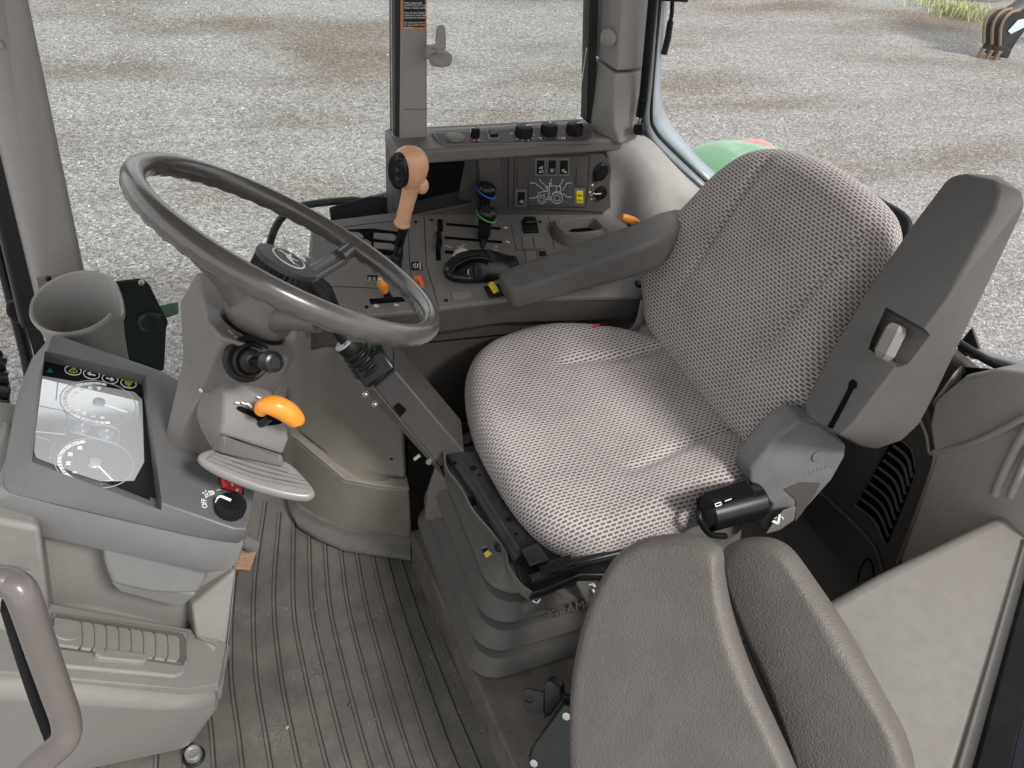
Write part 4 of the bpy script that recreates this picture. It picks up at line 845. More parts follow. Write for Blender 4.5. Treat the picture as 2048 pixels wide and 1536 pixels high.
# ================= STEERING WHEEL
WC=Vector((.0866,.8961,.9697)); WN=Vector((.5321,.1484,.8336)).normalized(); R0=.20
wx=WN.cross(VY).normalized(); wy=WN.cross(wx)
def wp(a,r=R0,h=0): return WC+wx*(r*math.cos(a))+wy*(r*math.sin(a))+WN*h
def project(P):
    v=P-CAM; z=v.dot(FW); return CX+F*v.dot(RT)/z, CY-F*v.dot(UP)/z
def angat(px,py):
    best=min(range(720),key=lambda i:(project(wp(i*math.pi/360))[0]-px)**2+(project(wp(i*math.pi/360))[1]-py)**2); return best*math.pi/360
sw_=thing('steering_wheel','large worn grey-brown three-spoke steering wheel with black hub cap','steering wheel',WC)
vs=[];fs=[];n1=288;n2=24
for i in range(n1):
    a=2*math.pi*i/n1; c=wp(a); rd=(c-WC).normalized()
    for j in range(n2):
        b=2*math.pi*j/n2; cb_,sb_=math.cos(b),math.sin(b)
        r=.0141
        if sb_<0: r*=1+.075*(-sb_)*(.5+.5*math.cos(a*44))*1.4-.05
        vs.append(c+rd*(r*cb_*.95)+WN*(r*sb_*1.08))
for i in range(n1):
    for j in range(n2): fs.append((i*n2+j,((i+1)%n1)*n2+j,((i+1)%n1)*n2+(j+1)%n2,i*n2+(j+1)%n2))
mesh('rim',vs,fs,RIM,sw_,angle=80)
sa=[angat(703,497),angat(300,365),angat(745,690)]
# spokes at even thirds fitted to the first
for a in sa:
    e=wp(a,R0-.004,-.004); kn_=wp(a,R0*.62,-.042); inn=wp(a,R0*.22,-.07)
    tg=(wp(a+.01)-wp(a)).normalized()
    sp=tube('spoke',[wp(a,R0*.86,-.020),wp(a,R0*.5,-.045),wp(a,R0*.15,-.066)],(.0065,.0125),RIM if a!=sa[2] else HUBM,sw_,n=20,flat=WN,smoothpts=4)
    tube('spoke_collar',[e,wp(a,R0*.93,-.010),wp(a,R0*.84,-.0205)],[.013,.0125,.0132],RIM,sp,n=20,smoothpts=5)
    if a!=sa[0]: tube('spoke_web',[wp(a,R0*.55,-.050),wp(a,R0*.32,-.070),wp(a,R0*.12,-.092)],[.009,.014,.022],HUBM,sp,n=16,smoothpts=5)
lathe('hub_boss',wp(0,0,-.120),WN,[(.034,-.002),(.041,.003),(.045,.012),(.047,.026),(.046,.042),(.043,.055),(.038,.060)],HUBM,sw_,n=48,angle=60)
lathe('hub_cap',wp(0,0,-.062),WN,[(.036,0),(.0395,.003),(.0400,.034),(.038,.040)],BLACK,sw_,n=120,ribs=30,ribd=.10,ribrange=(0,2))
cap=lathe('cap_top',wp(0,0,-.023),WN,[(.0405,-.003),(.0415,.001),(.0405,.005),(.030,.0072),(.010,.008)],plastic('grained_black_cap',(.022,.024,.027),.42,grain=420,bump=1.0,dirt=.1,dirtcol=(.08,.08,.08),spec=.7),sw_,n=48)
ep=(wp(0,0,-.0145),WN)
drv=(WN.cross(VY)).normalized(); upd=-drv if drv.x>0 else drv    # toward the front of the tractor = top of the emblem
upd=(Vector((-1,0,0))-WN*WN.dot(Vector((-1,0,0)))).normalized(); rgt=upd.cross(WN)   # emblem right
def E2(u,v,h=0): return ep[0]+rgt*u+upd*v+WN*h
def ell(ru,rv,h,n=40): return [E2(ru*math.cos(2*math.pi*i/n),rv*math.sin(2*math.pi*i/n),h) for i in range(n)]
prism('emblem_border',ell(.0285,.0225,-.001),WN*.0013,WHITE,cap,bevel=0); prism('emblem_field',ell(.026,.020,-.001),WN*.0018,LABELB,cap,bevel=0)
deer=[(-.021,-.004),(-.014,.0),(-.006,.004),(.002,.004),(.007,.007),(.009,.0115),(.007,.014),(.0095,.0125),(.011,.0155),(.0115,.012),(.0145,.009),(.013,.0065),(.0105,.005),(.0095,.0),(.015,-.003),(.018,-.001),(.0185,-.003),(.0145,-.0055),(.0085,-.004),(.004,-.003),(.000,-.008),(.003,-.0125),(.0005,-.0125),(-.003,-.008),(-.004,-.0025),(-.010,-.004),(-.015,-.006),(-.018,-.0115),(-.0195,-.011),(-.017,-.005)]
mesh('leaping_deer',[E2(a*1.05,b*1.05,.0012) for a,b in deer],[tuple(range(len(deer)))],WHITE,cap,smooth=False)
# ================= STEERING COLUMN
sc_=thing('steering_column','grey-brown steering column housing with stalk, orange tilt lever and ribbed knee pad','steering column',(-.05,.95,.6))
HP=(WC-WN*.121,WN)
Tp=[PL(a,b,HP) for a,b in ((393,543),(416,638),(443,673),(560,691),(579,719),(650,640),(640,560),(560,520),(420,530))]
Bt=[Y(359,606,1.0),Y(366,719,.935),Y(402,784,.868),Y(419,778,.862),Y(545,797,.862),Y(590,720,.93)]
Tp=[PL(a,b,HP) for a,b in ((393,543),(414,640),(443,674),(572,706),(579,719),(600,640),(560,540))]
hull('housing_cover',Tp+Bt,TAUPE,sc_,bevel=.005,seg=4)
lathe('hub_shadow_ring',WC-WN*.1210,WN,[(.045,0),(.045,.0012),(.04,.0015)],BLACK,sc_)
lathe('cover_screw',Y(403,781,.866),Vector((-.6,-.7,.3)),[(.0035,-.002),(.0035,.002),(.002,.003)],ZINC,sc_,n=12)
text('column_legend','LIGHTS',PL(476,662,HP),(PL(500,700,HP)-PL(450,655,HP)),WN,.0075,WHITE,sc_,ext=.0001)
text('column_legend','OFF  ON',PL(466,670,HP),(PL(500,700,HP)-PL(450,655,HP)),WN,.0055,WHITE,sc_,ext=.0001)
strokes('column_icon',[circ(PL(428,549,HP),.0045,HP,0,360,10),circ(PL(443,567,HP),.006,HP,0,360,10)],HP,.0022,WHITE,sc_,px=False)
# lower column shaft cover into dash
DP=plane((-.03,.76,.60),(.39,0,.92)); DN=DP[1]
hull('lower_cover',[PL(a,b,off(DP,-.01)) for a,b in ((329,878),(346,899),(440,929),(540,915),(500,850),(360,840))]+[Y(366,719,.945),Y(402,784,.878),Y(545,797,.872),Y(590,720,.94),Y(400,700,.95)],TAUPE,sc_,bevel=.004)
# stalk boot
NFP=plane(Tp[2],(Tp[4]-Tp[2]).cross(Bt[3]-Tp[2])); NFP=NFP if NFP[1].y<0 else (NFP[0],-NFP[1])
bc_=PL(494,718,off(NFP,.006)); bx=Vector((.35,-.86,.36)).normalized()
prf=[(r*.76,h*.85) for r,h in [(.034,-.015),(.040,-.004),(.040,.003),(.036,.006),(.030,.004),(.029,.010),(.025,.013),(.021,.010),(.020,.018),(.014,.022),(.009,.024)]]
lathe('stalk_boot',bc_,bx,prf,BLACK,sc_,n=40)
tip=Y(541,724,bc_.y-.055)
tube('stalk',[bc_+bx*.015,bc_.lerp(tip,.55)+bx*.008,tip],[.0065,.0055,.0095],BLACKG,sc_,n=18,smoothpts=4)
ds=(tip-bc_).normalized()
lathe('stalk_end',tip-ds*.008,ds,[(.010,0),(.0135,.003),(.0135,.014),(.0115,.018),(.0115,.020),(.008,.021),(.008,.019),(.003,.019)],BLACKG,sc_,n=32)
# knee pad casing
K1=[Y(447,741,.862),Y(529,768,.862),Y(419,776,.868),Y(399,824,.86),Y(404,862,.85),Y(424,898,.835)]
K2=[Y(569,822,.825),Y(577,878,.805),Y(566,908,.80),Y(442,866,.805),Y(447,840,.815),Y(458,785,.842)]
back_=[p+Vector((-.01,.07,-.02)) for p in (K1[2],K1[4],K1[5],K2[0],K2[2])]
hull('lever_casing',K1+K2+back_,TAUPE,sc_,bevel=.006,seg=4)
strokes('casing_seam',[[(442,868),(500,888),(566,909)]],(Y(500,888,.800),Vector((0.1,-.8,.5)).normalized()),.0015,HOLE,sc_)
hull('casing_lower',[Y(442,869,.806),Y(564,911,.802),Y(440,905,.815),Y(570,935,.80),Y(420,900,.84)]+[Y(442,869,.806)+Vector((0,.08,-.03)),Y(564,911,.802)+Vector((0,.08,-.03)),Y(440,905,.815)+Vector((0,.06,-.02)),Y(570,935,.80)+Vector((0,.06,-.02))],TAUPE,sc_,bevel=.005)
GP=plane(Y(515,945,.80),(.22,-.42,.88))
pad=catmull([PL(a,b,GP) for a,b in ((397,910),(412,899),(450,893),(505,912),(572,920),(612,955),(631,980),(628,994),(608,999),(555,990),(490,970),(432,945),(402,925))],5,True)
prism('knee_pad',[p-GP[1]*.016 for p in pad],GP[1]*.016,plastic('pad_plastic',(.20,.185,.178),.38,bump=.1,dirt=.1,coat=.15),sc_,bevel=.0075,seg=5)
for a,m,b in (((446,903),(510,922),(576,942)),((430,907),(515,934),(599,957)),((421,911),(515,944),(614,967)),((416,917),(512,953),(620,976))):
    tube('pad_rib',[PL(*a,off(GP,.0005)),PL(*m,off(GP,.0005)),PL(*b,off(GP,.0005))],.0032,TAUPE,sc_,n=8,smoothpts=8)
CF=plane(K2[0],(K2[3]-K2[0]).cross(K2[5]-K2[0]))
if CF[1].z<0: CF=(CF[0],-CF[1])
CF=(K2[0]+CF[1]*.001,CF[1])
sl=catmull([PL(a,b,off(CF,.002)) for a,b in ((474,815),(482,813),(515,826),(560,842),(556,849),(528,850),(512,838),(480,822))],4,True)
prism('tilt_slot',sl,CF[1]*.004,HOLE,sc_,bevel=0)
strokes('tilt_icon',[[(472,805),(478,806)],[(484,805),(490,808),(496,807),(503,812)],[(496,809),(503,815)],[(515,794),(530,799)]],off(CF,.006),.0022,WHITE,sc_)
ob=PL(524,846,CF); tube('tilt_stem',[ob,Y(541,832,.80)],.0065,BLACKG,sc_)
oc=Y(560,831,.795)
tube('tilt_handle',[Y(520,822,.80),Y(530,812,.797),Y(550,812,.793),Y(575,824,.79),Y(592,840,.79),Y(594,845,.79)],[.009,.012,.0145,.0148,.0125,.008],ORANGE,sc_,n=20,smoothpts=6)
# ================= DASHBOARD
db=thing('dashboard','grey dashboard with instrument screen, light knob and lower beige vent console, at the left','dashboard',(-.2,.85,0))
t0=[PL(a,b,DP) for a,b in ((100,672),(112,668),(333,745),(345,770),(520,870),(512,960),(499,1045),(488,1060),(478,1062),(370,1040),(20,955),(2,940),(40,800))]
t0w=[Vector(p) for p in t0]
fy=lambda px,py,d=34: Y(px,py,PL(px,py-d,DP).y)
fr_lo=[fy(5,975,55),fy(18,990,55),fy(370,1071),fy(474,1090),fy(489,1080,26)]
hull('pod_upper',[PL(a,b,DP) for a,b in ((102,672),(114,669),(333,745),(520,870),(512,960),(500,1040),(494,1058),(470,1058),(330,1008),(68,916),(62,905),(66,885),(80,740))]+fr_lo+[PL(a,b,off(DP,-.035)) for a,b in ((34,785),(60,722),(4,950),(520,870))]+[PL(110,690,off(DP,-.06)),PL(500,900,off(DP,-.05))],POD,db,bevel=.006,seg=4)
pu=bpy.data.objects[[o.name for o in db.children if o.name.startswith('pod_upper')][0]]
hull('pod_lower',[p+Vector((0.0,.004,-.001)) for p in fr_lo]+[Y(0,1057,fr_lo[0].y+.01),Y(200,1096,fr_lo[2].y+.03),Y(418,1146,fr_lo[2].y+.006),Y(458,1142,fr_lo[3].y+.004),Y(474,1128,fr_lo[4].y+.006)]+[(-.33,1.1,.62),(-.05,1.1,.5),(-.03,.82,.53),(-.31,.9,.62)]+[Y(-20,1000,fr_lo[0].y),Y(-20,1050,fr_lo[0].y+.01)],PODL,db,bevel=.012,seg=5)
cutpx=((96,692),(292,741),(327,1000),(70,906))
cut(pu,[PL(a,b,off(DP,.02)) for a,b in ((90,686),(296,737),(331,1006),(64,908))]+[PL(a,b,DP)+(-DN)*.032+w for (a,b),w in zip(cutpx,(Vector((0,0,0)),)*4)])
# re-add gentle bevel on cut edges is skipped: recess walls are crisp in the photo
SP=off(DP,-.029)
scr=thing_=None
prism('recess_lining',[PL(a,b,off(DP,-.0315)) for a,b in ((90,700),(300,745),(322,1002),(66,905))],DN*.0015,BLACK,db,bevel=0)
sg=prism('display_bezel',[PL(a,b,off(SP,-.0005)) for a,b in ((84,722),(285,773),(300,1000),(66,906))],DN*.0008,BLACKG,db,bevel=0)
gl=prism('display_glare',[PL(a,b,SP) for a,b in ((80,752),(268,785),(281,797),(284,800),(288,925),(268,962),(200,962),(160,950),(72,916),(68,905))],DN*.0012,SCREENG,db,bevel=0)  # outline traces the sky's reflection; the pale glare is in its colour
S2=off(SP,.0013)
G1=plastic('gauge_grey',(.42,.44,.48),.3,bump=0,dirt=0,var=.02); G2=plastic('gauge_dark',(.13,.14,.17),.3,bump=0,dirt=0,var=.02); G3=plastic('gauge_white',(.90,.90,.92),.3,bump=0,dirt=0,var=.02)
def gauge(c,rx,a0,a1,nums,needle):
    c0=PL(*c,S2)
    yv=Vector((0,1,0)); xv=DN.cross(yv)*-1
    up_=(Vector((-1,0,0))-DN*DN.dot(Vector((-1,0,0)))).normalized(); rt_=Vector((0,1,0))  # driver's up and right
    P=lambda r,a:c0+rt_*(r*math.cos(math.radians(a)))+up_*(r*math.sin(math.radians(a)))
    strokes('gauge_ring',[[P(rx*1.06,a) for a in range(0,361,12)]],S2,.0013,G1,db,px=False,h=.0003)
    strokes('gauge_scale',[[P(rx*.93,a) for a in range(a0,a1+1,8)]],S2,.0050,G3,db,px=False,h=.0004)
    strokes('gauge_tick',[[P(rx*.88,a),P(rx*.99,a)] for a in range(a0,a1+1,20)],S2,.0012,G1,db,px=False,h=.0007)
    for i,s in enumerate(nums):
        a=a1-(a1-a0)*(i+.5)/len(nums); text('gauge_number',s,P(rx*.70,a),rt_,DN,.0085,G3,db,lift=-.0+ .0003)
    strokes('gauge_needle',[[P(rx*.1,needle),P(rx*.85,needle)]],off(S2,.001),.0018,G3,db,px=False)
    lathe('needle_hub',c0,DN,[(rx*.17,0),(rx*.17,.003),(rx*.14,.0035)],G1,db,n=24)
gauge((198,805),.050,-10,200,('0','5','10','12','15','18','20','24','30','40'),250)
gauge((190,925),.048,20,150,('0','10','20','30'),215)
for c in ((163,856),(212,868)):
    c0=PL(*c,S2); lathe('small_gauge',c0,DN,[(.011,0),(.011,.0005)],G1,db,n=24); strokes('gauge_needle',[[c0+Vector((-.004,0,0)),c0+Vector((.004,-.009,0))],[c0+Vector((-.002,.0,0)),c0+Vector((.002,.009,0))]],off(S2,.0006),.0014,G3,db,px=False)
strokes('panel_outline',[[(78,812),(128,822),(134,828),(129,868),(72,862)],[(140,835),(232,855),(240,862),(236,888),(140,862),(140,835)],[(116,762),(112,800)],[(72,872),(100,880),(104,888),(100,915)]],S2,.0016,G1,db)
# icon buttons
S3=off(SP,.0006)
for k,(x,y) in enumerate(((146,741),(183,749),(220,758),(257,767))):
    c0=PL(x,y,S3); strokes('icon_ring',[circ(c0,.0115,S3,0,360,28,xd=VY)],S3,.0011,WHITE,db,px=False)
YG=plastic('lime_icon',(.45,.55,.08),.4,bump=0,dirt=0)
strokes('home_icon',[[(138,742),(147,736),(155,743),(150,746),(143,745),(138,742)],[(147,739),(147,745)]],S3,.0013,YG,db)
strokes('arrow_icon',[[(176,747),(190,751)],[(180,745),(176,747),(180,750)],[(213,756),(227,760)],[(223,756),(227,760),(222,761)]],S3,.0022,WHITE,db)
strokes('grid_icon',[[(250,762),(265,765)],[(250,765),(262,768)],[(251,768),(260,770)],[(255,772),(260,773)]],S3,.0013,YG,db)
strokes('warning_triangle',[[(95,744),(104,744),(100,737),(95,744)]],S3,.0014,plastic('teal_icon',(.03,.18,.22),.4,bump=0,dirt=0),db)
# hazard switch & light knob
chip('switch_bezel',[(437,957),(453,951),(487,972),(487,991),(443,978)],DP,.0008,BLACK,db,bevel=0)
hull('red_hazard_switch',[PL(a,b,off(DP,h)) for a,b,h in ((439,958,.001),(453,953,.001),(485,974,.001),(485,989,.001),(444,976,.001),(446,957,.009),(455,953,.009),(455,972,.008),(462,960,.005),(467,978,.004))],RED,db,bevel=.001)
strokes('hazard_icon',[[(460,966),(466,966),(466,972),(460,966)],circ2] if False else [[(460,966),(466,966),(465,972),(460,966)],[(474,978),(477,980),(474,982),(472,980),(474,978)]],off(DP,.0062),.001,WHITE,db)
knob(458,1023,.0215,.021,db,DP,152,wid=.0045,nr=26)
text('light_legend','OFF',PL(409,1007,DP),VY,DN,.0105,WHITE,db)
strokes('light_icon',[[(412,996),(410,989),(415,988),(416,993),(411,994)],[(409,985),(405,987)],[(412,984),(411,981)],[(416,985),(418,982)],[(420,991),(419,984),(424,982),(428,984),(428,988),(420,991)],[(422,984),(423,990)],[(425,983),(426,989)],[(434,982),(437,979),(441,980)]],DP,.0011,WHITE,db)
# ---- lower beige console (front lower casing)
LBm=BEIGE
lowc=hull('lower_casing_top',[Y(80,1060,.87),Y(465,1118,.85),Y(375,1250,.85),Y(100,1225,.87)]+[Y(470,1160,.88),(-.05,1.15,.45),(-.4,1.15,.6),(-.05,1.15,.2),(-.4,1.15,.2),Y(450,1300,.84)],LBm,db,bevel=.006)
hull('left_pillar_block',[Y(-60,1030,.84),Y(78,1055,.82),Y(100,1225,.82),Y(-60,1195,.84),(-.6,1.1,.3),(-.36,1.1,.3),(-.36,1.1,.6)],LBm,db,bevel=.008)
U=[Y(-60,1178,.84),Y(90,1216,.83),Y(378,1258,.82),Y(452,1285,.80)]
M1=[Y(110,1352,.70)]
VP=plane(U[1],(U[2]-U[1]).cross(M1[0]-U[1])); M1=[PL(a,b,VP) for a,b in ((-60,1335),(110,1352),(375,1378),(436,1368))]; U=[PL(-60,1178,VP),U[1],U[2],PL(452,1285,VP)]
M2=[Y(-60,1345,.699),Y(110,1363,.699),Y(375,1390,.694),Y(438,1382,.712)]
hull('lower_shelf',U+M1+M2+[p+Vector((0,.3,-.35)) for p in M2],LBm,db,bevel=.016,seg=6)
L0=[Y(-60,1368,.705),Y(110,1385,.706),Y(372,1410,.701),Y(434,1398,.722)]
Bz=[Vector((-.62,.76,.30)),Vector((-.5,.80,.0)),Vector((-.24,.79,0)),Z(382,1500,.0),Z(405,1450,.02)]
hull('lower_casing',L0+Bz+[(-.6,1.1,0),(-.14,1.1,0),(-.6,1.1,.4),(-.13,1.1,.25),Y(440,1420,.76)]+[p+Vector((-.25,0,.08)) for p in L0[:1]],LBm,db,bevel=.028,seg=7)
hull('knee_side_panel',[Y(473,1110,.85),Y(468,1180,.83),Y(455,1300,.80),Y(445,1390,.80),Y(428,1420,.79),Z(415,1445,.05),(-.09,1.15,.5),(-.13,1.15,.05),(-.15,1.15,.5)],plastic('grey_side_plastic',(.20,.195,.19),.5,bump=.1),db,bevel=.004)
# ashtray / bin under pod
AB=[Y(203,1090,.815),Y(413,1130,.80),Y(415,1160,.80),Y(398,1188,.80),Y(352,1190,.80),Y(300,1187,.80),Y(222,1170,.805),Y(208,1130,.81)]
prism('under_pod_bin',AB,(0,.12,.02),PODL,db,bevel=.008,seg=4)
AB2=[Y(221,1166,.81),Y(395,1188,.804),Y(368,1213,.808),Y(350,1215,.81),Y(235,1184,.815)]
prism('bin_tray',AB2,(0,.1,.01),PODL,db,bevel=.005)
# vent strip on the shelf
sn=(U[2]-U[1]).cross(M1[1]-U[1]).normalized(); sn=sn if sn.z>0 else -sn
VP=(U[1],sn)
VP=off(VP,.0005); VPo=off(VP,.006)
chip('vent_surround',[(102,1228),(374,1268),(376,1322),(366,1352),(348,1358),(92,1335)],VP,.006,LBm,db,bevel=.004)
cfa=[Y(383,1212,.822),Y(472,1140,.840),Y(454,1290,.795),Y(392,1278,.797)]
hull('corner_fairing',cfa+[p+Vector((-.02,.08,-.02)) for p in cfa],LBm,db,bevel=.006)
sv_=plane(cfa[0],(cfa[1]-cfa[0]).cross(cfa[3]-cfa[0])); sv_=sv_ if sv_[1].y<0 else (sv_[0],-sv_[1]); sv_=off(sv_,.004)
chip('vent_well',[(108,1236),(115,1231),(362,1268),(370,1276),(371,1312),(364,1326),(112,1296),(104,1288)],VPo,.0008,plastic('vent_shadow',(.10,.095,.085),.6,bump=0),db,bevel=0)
for k in range(9):
    x0=112+k*28.5+ (0 if k==0 else 20); x1=x0+ (58 if k==0 else 34)
    if k==0: x0=108;x1=165
    else: x0=137+k*24.5; x1=x0+28
    yt=lambda x:1233+(x-108)*.152; yb=lambda x:1290+(x-108)*.142
    x1=min(x1,368)
    q=[(x0,yt(x0)+3),(x1-8,yt(x1)+2),(x1-2,yt(x1)+7),(x1,(yt(x1)+yb(x1))/2),(x1-1,yb(x1)-8),(x1-8,yb(x1)-1),(x0,yb(x0))]
    chip('vent_slat',q,off(VPo,.001+.0006*(9-k)),.0022,LBm,db,bevel=.0012)
for k in range(1,10):
    x1=min(137+k*24.5+3.5,368); yt_=1233+(x1-108)*.152; yb_=1290+(x1-108)*.142
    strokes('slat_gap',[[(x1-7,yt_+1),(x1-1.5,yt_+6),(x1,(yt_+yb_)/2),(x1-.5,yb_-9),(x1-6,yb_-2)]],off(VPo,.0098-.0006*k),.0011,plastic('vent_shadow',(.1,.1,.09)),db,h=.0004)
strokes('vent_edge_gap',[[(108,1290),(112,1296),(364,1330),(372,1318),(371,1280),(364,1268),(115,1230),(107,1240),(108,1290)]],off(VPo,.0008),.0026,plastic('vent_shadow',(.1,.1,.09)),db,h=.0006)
lathe('slat_dimple',PL(132,1262,off(VPo,.0085)),sn,[(.019,0),(.018,.0015),(.010,.0012),(.0,.0008)],LBm,db,n=28)
chip('vent_handle',[(186,1302),(290,1314),(294,1318),(290,1328),(284,1331),(196,1323),(187,1316)],VPo,.008,LBm,db,bevel=.004)
# side vent with ribbed wheel
sv_=off(VP,.002)
chip('side_vent_plate',[(400,1204),(412,1203),(441,1232),(438,1248),(434,1292),(428,1302),(392,1270),(389,1240)],sv_,.004,LBm,db,depth=.02,bevel=.003)
for k in range(4): strokes('vent_line',[[(393,1228+16*k),(432,1240+17*k)]],off(sv_,.0042),.0013,plastic('vent_shadow',(.1,.1,.09)),db)
lathe('ribbed_wheel',PL(418,1226,sv_)-sv_[1]*.004,Vector((.0,-.25,.9)),[(.019,-.004),(.020,-.003),(.020,.003),(.019,.004)],GREY,db,n=96,ribs=24,ribd=.08)
# louvres low left
lf=(Y(30,1450,.735),Vector((-.02,-.97,-.2)).normalized())
for k in range(6):
    yy=1432+k*17
    tube('louvre_slat',[PL(-60,yy-8,lf),PL(48+k*4,yy+3,lf)],(.0045,.003),LBm,db,flat=VZ,n=10)
chip('louvre_cavity',[(-60,1424),(50,1434),(72,1536),(-60,1560)],lf,.0008,plastic('vent_shadow',(.1,.1,.09)),db,bevel=0)
# round vent at left edge
lathe('round_vent',Y(-6,1245,.785),Vector((0.05,-.8,.55)),[(.036,-.01),(.036,.003),(.032,.005),(.026,.001),(.01,.002)],LBm,db)
tube('ribbed_edge',[Y(22,1140,.80),Y(58,1148,.80)],.006,GREY,db)
# pedal
pdl=thing('brake_pedal','worn tan rubber brake pedal on a grey arm beside the dashboard corner','pedal',Z(485,1130,.12))
pn=plane(Z(487,1115,.17),(.35,-.45,.82))
pp=[(455,1092),(503,1094),(513,1085),(515,1100),(500,1140),(496,1144),(450,1138)]
chip('pedal_rubber',[(455,1088),(512,1088),(515,1098),(499,1142),(450,1138)],pn,.004,PEDALM,pdl,depth=.012,bevel=.002)
for k in range(4): chip('pedal_rib',[(462,1099+k*11),(508-k*4,1101+k*11),(506-k*4,1107+k*11),(460,1105+k*11)],off(pn,.004),.003,PEDALM,pdl,bevel=.001)
tube('pedal_arm',[Z(440,1040,.36),Z(480,1075,.26),Z(505,1090,.20)],[.012,.012,.015],plastic('grey_arm',(.17,.17,.17),.3,bump=0,dirt=.3),pdl,n=16)
# bolt on the floor
t=thing('floor_bolt','single zinc bolt head standing on the mat at the bottom left','bolt',Z(388,1512,.0))
lathe('bolt_washer',Z(388,1514,.002),VZ,[(.020,0),(.020,.004),(.018,.006)],BLACK,t,n=28)
lathe('bolt_head',Z(388,1512,.006),VZ,[(.015,0),(.015,.014),(.013,.017),(.009,.0165),(.008,.014),(.004,.014)],ZINC,t,n=24)
# ---- grab handle near camera
gh=thing('door_grab_handle','thick glossy grey-brown grab handle loop close to the camera at the lower left','grab handle',Y(110,1450,.33))
hpnts=[Y(-90,1158,.33),Y(-30,1160,.33),Y(12,1163,.33),Y(38,1178,.325),Y(55,1215,.32),Y(84,1300,.315),Y(112,1380,.31),Y(132,1440,.305),Y(130,1478,.30),Y(100,1510,.30),Y(20,1580,.30)]
tube('handle_loop',hpnts,(.0088,.0088),plastic('glossy_grip',(.13,.115,.108),.28,grain=300,bump=.08,dirt=.1,coat=.4),gh,n=24,smoothpts=8)
tube('handle_web',[Y(14,1200,.345),Y(44,1300,.34),Y(72,1385,.335),Y(100,1460,.33)],(.010,.003),BLACK,gh,n=12,flat=VY,smoothpts=5)
# ================= LEFT: cup holder etc.
ch=thing('cup_holder','open beige plastic cup holder with a curled lip fixed to the slanted front pillar','cup holder',(-.26,1.24,.5))
cc=Y(152,606,1.25); n=56; rt=.066; hgt=.15
def ctop(a):  # height of rim vs angle (0 = rear +x, 90 = far +y)
    d=abs((math.degrees(a)-350+180)%360-180)
    dip=-.030*max(0,1-(d/28)**2)**1.0 if d<28 else 0
    return .004*math.sin(a)+dip+ .012*math.cos(a-math.radians(60))
vs=[];fs=[]
prof_=[('o',1.0,-hgt,0),('o',.88,-hgt,0)]
rows=[]
for nm,rr,zz in (('b',.74,-hgt),('o',.80,-hgt+.004),('o',.90,-hgt*.45),('o',1.0,-.012),('l',1.06,-.006),('l',1.085,0),('l',1.06,.005),('l',1.0,.003),('i',.955,-.010),('i',.86,-hgt*.45),('i',.76,-hgt+.012)):
    row=[]
    for i in range(n):
        a=2*math.pi*i/n; k=1 if nm in 'l' or zz>-.03 else max(0,1+zz/hgt)*.6
        row.append(cc+Vector((rt*rr*math.cos(a),rt*rr*math.sin(a),zz+ctop(a)*k)))
    rows.append(row)
vs=[p for r in rows for p in r]; m=len(rows)
fs=[(j*n+i,j*n+(i+1)%n,(j+1)*n+(i+1)%n,(j+1)*n+i) for j in range(m-1) for i in range(n)]
fs.append(tuple(range(n-1,-1,-1))); fs.append(tuple((m-1)*n+i for i in range(n)))
mesh('cup_shell',vs,fs,PILLAR,ch,angle=50)
hull('mount_bracket',[Y(70,553,1.36),Y(76,580,1.33),Y(135,540,1.42),Y(110,548,1.40),Y(95,655,1.32),Y(108,662,1.31),Y(125,640,1.40)],PILLAR,ch,bevel=.004)
lathe('bracket_screw',Y(97,558,1.352),VZ,[(.005,-.002),(.005,.003),(.003,.004)],BLACK,ch,n=12)
t=thing('mirror_bracket','dark green-black plastic housing outside, right of the cup holder','housing',Y(280,650,1.55))
hull('housing_body',[Y(a,b,y) for a,b in ((228,562),(284,556),(297,566),(303,598),(330,632),(333,645),(326,672),(328,742),(235,745)) for y in (1.5,1.56)],plastic('dark_green_black',(.012,.02,.019),.35,bump=.05,dirt=.15,dirtcol=(.05,.06,.055)),t,bevel=.006)
lathe('bracket_screw',Y(283,565,1.497),(0,-1,.3),[(.006,-.002),(.006,.002),(.004,.003)],ZINC,t,n=12)
ball('housing_bulge',Y(305,645,1.50),[VX*.03,VY*.01,VZ*.03],plastic('dark_green_black',(0,0,0)),t)
t=thing('hood_edge','short green painted edge of the hood just right of the black housing','hood panel',Y(335,620,1.62))
hull('panel_edge',[Y(a,b,y) for a,b in ((315,612),(357,603),(357,628),(322,640)) for y in (1.6,1.66)],GREENP,t,bevel=.004)
t=thing('step_panel','green curved outer step panel seen through the gap left of the pedestal','step panel',Y(590,760,1.70))
hull('panel_skin',[Y(a,b,y) for a,b in ((606,700),(607,740),(590,800),(582,830),(565,830),(578,780),(592,735)) for y in (1.66,1.70)],GREENP,t,bevel=.004)
hull('panel_lip',[Y(a,b,y) for a,b in ((609,715),(609,790),(590,850),(584,826),(592,795)) for y in (1.63,1.655)],BLACK,t,bevel=.003)
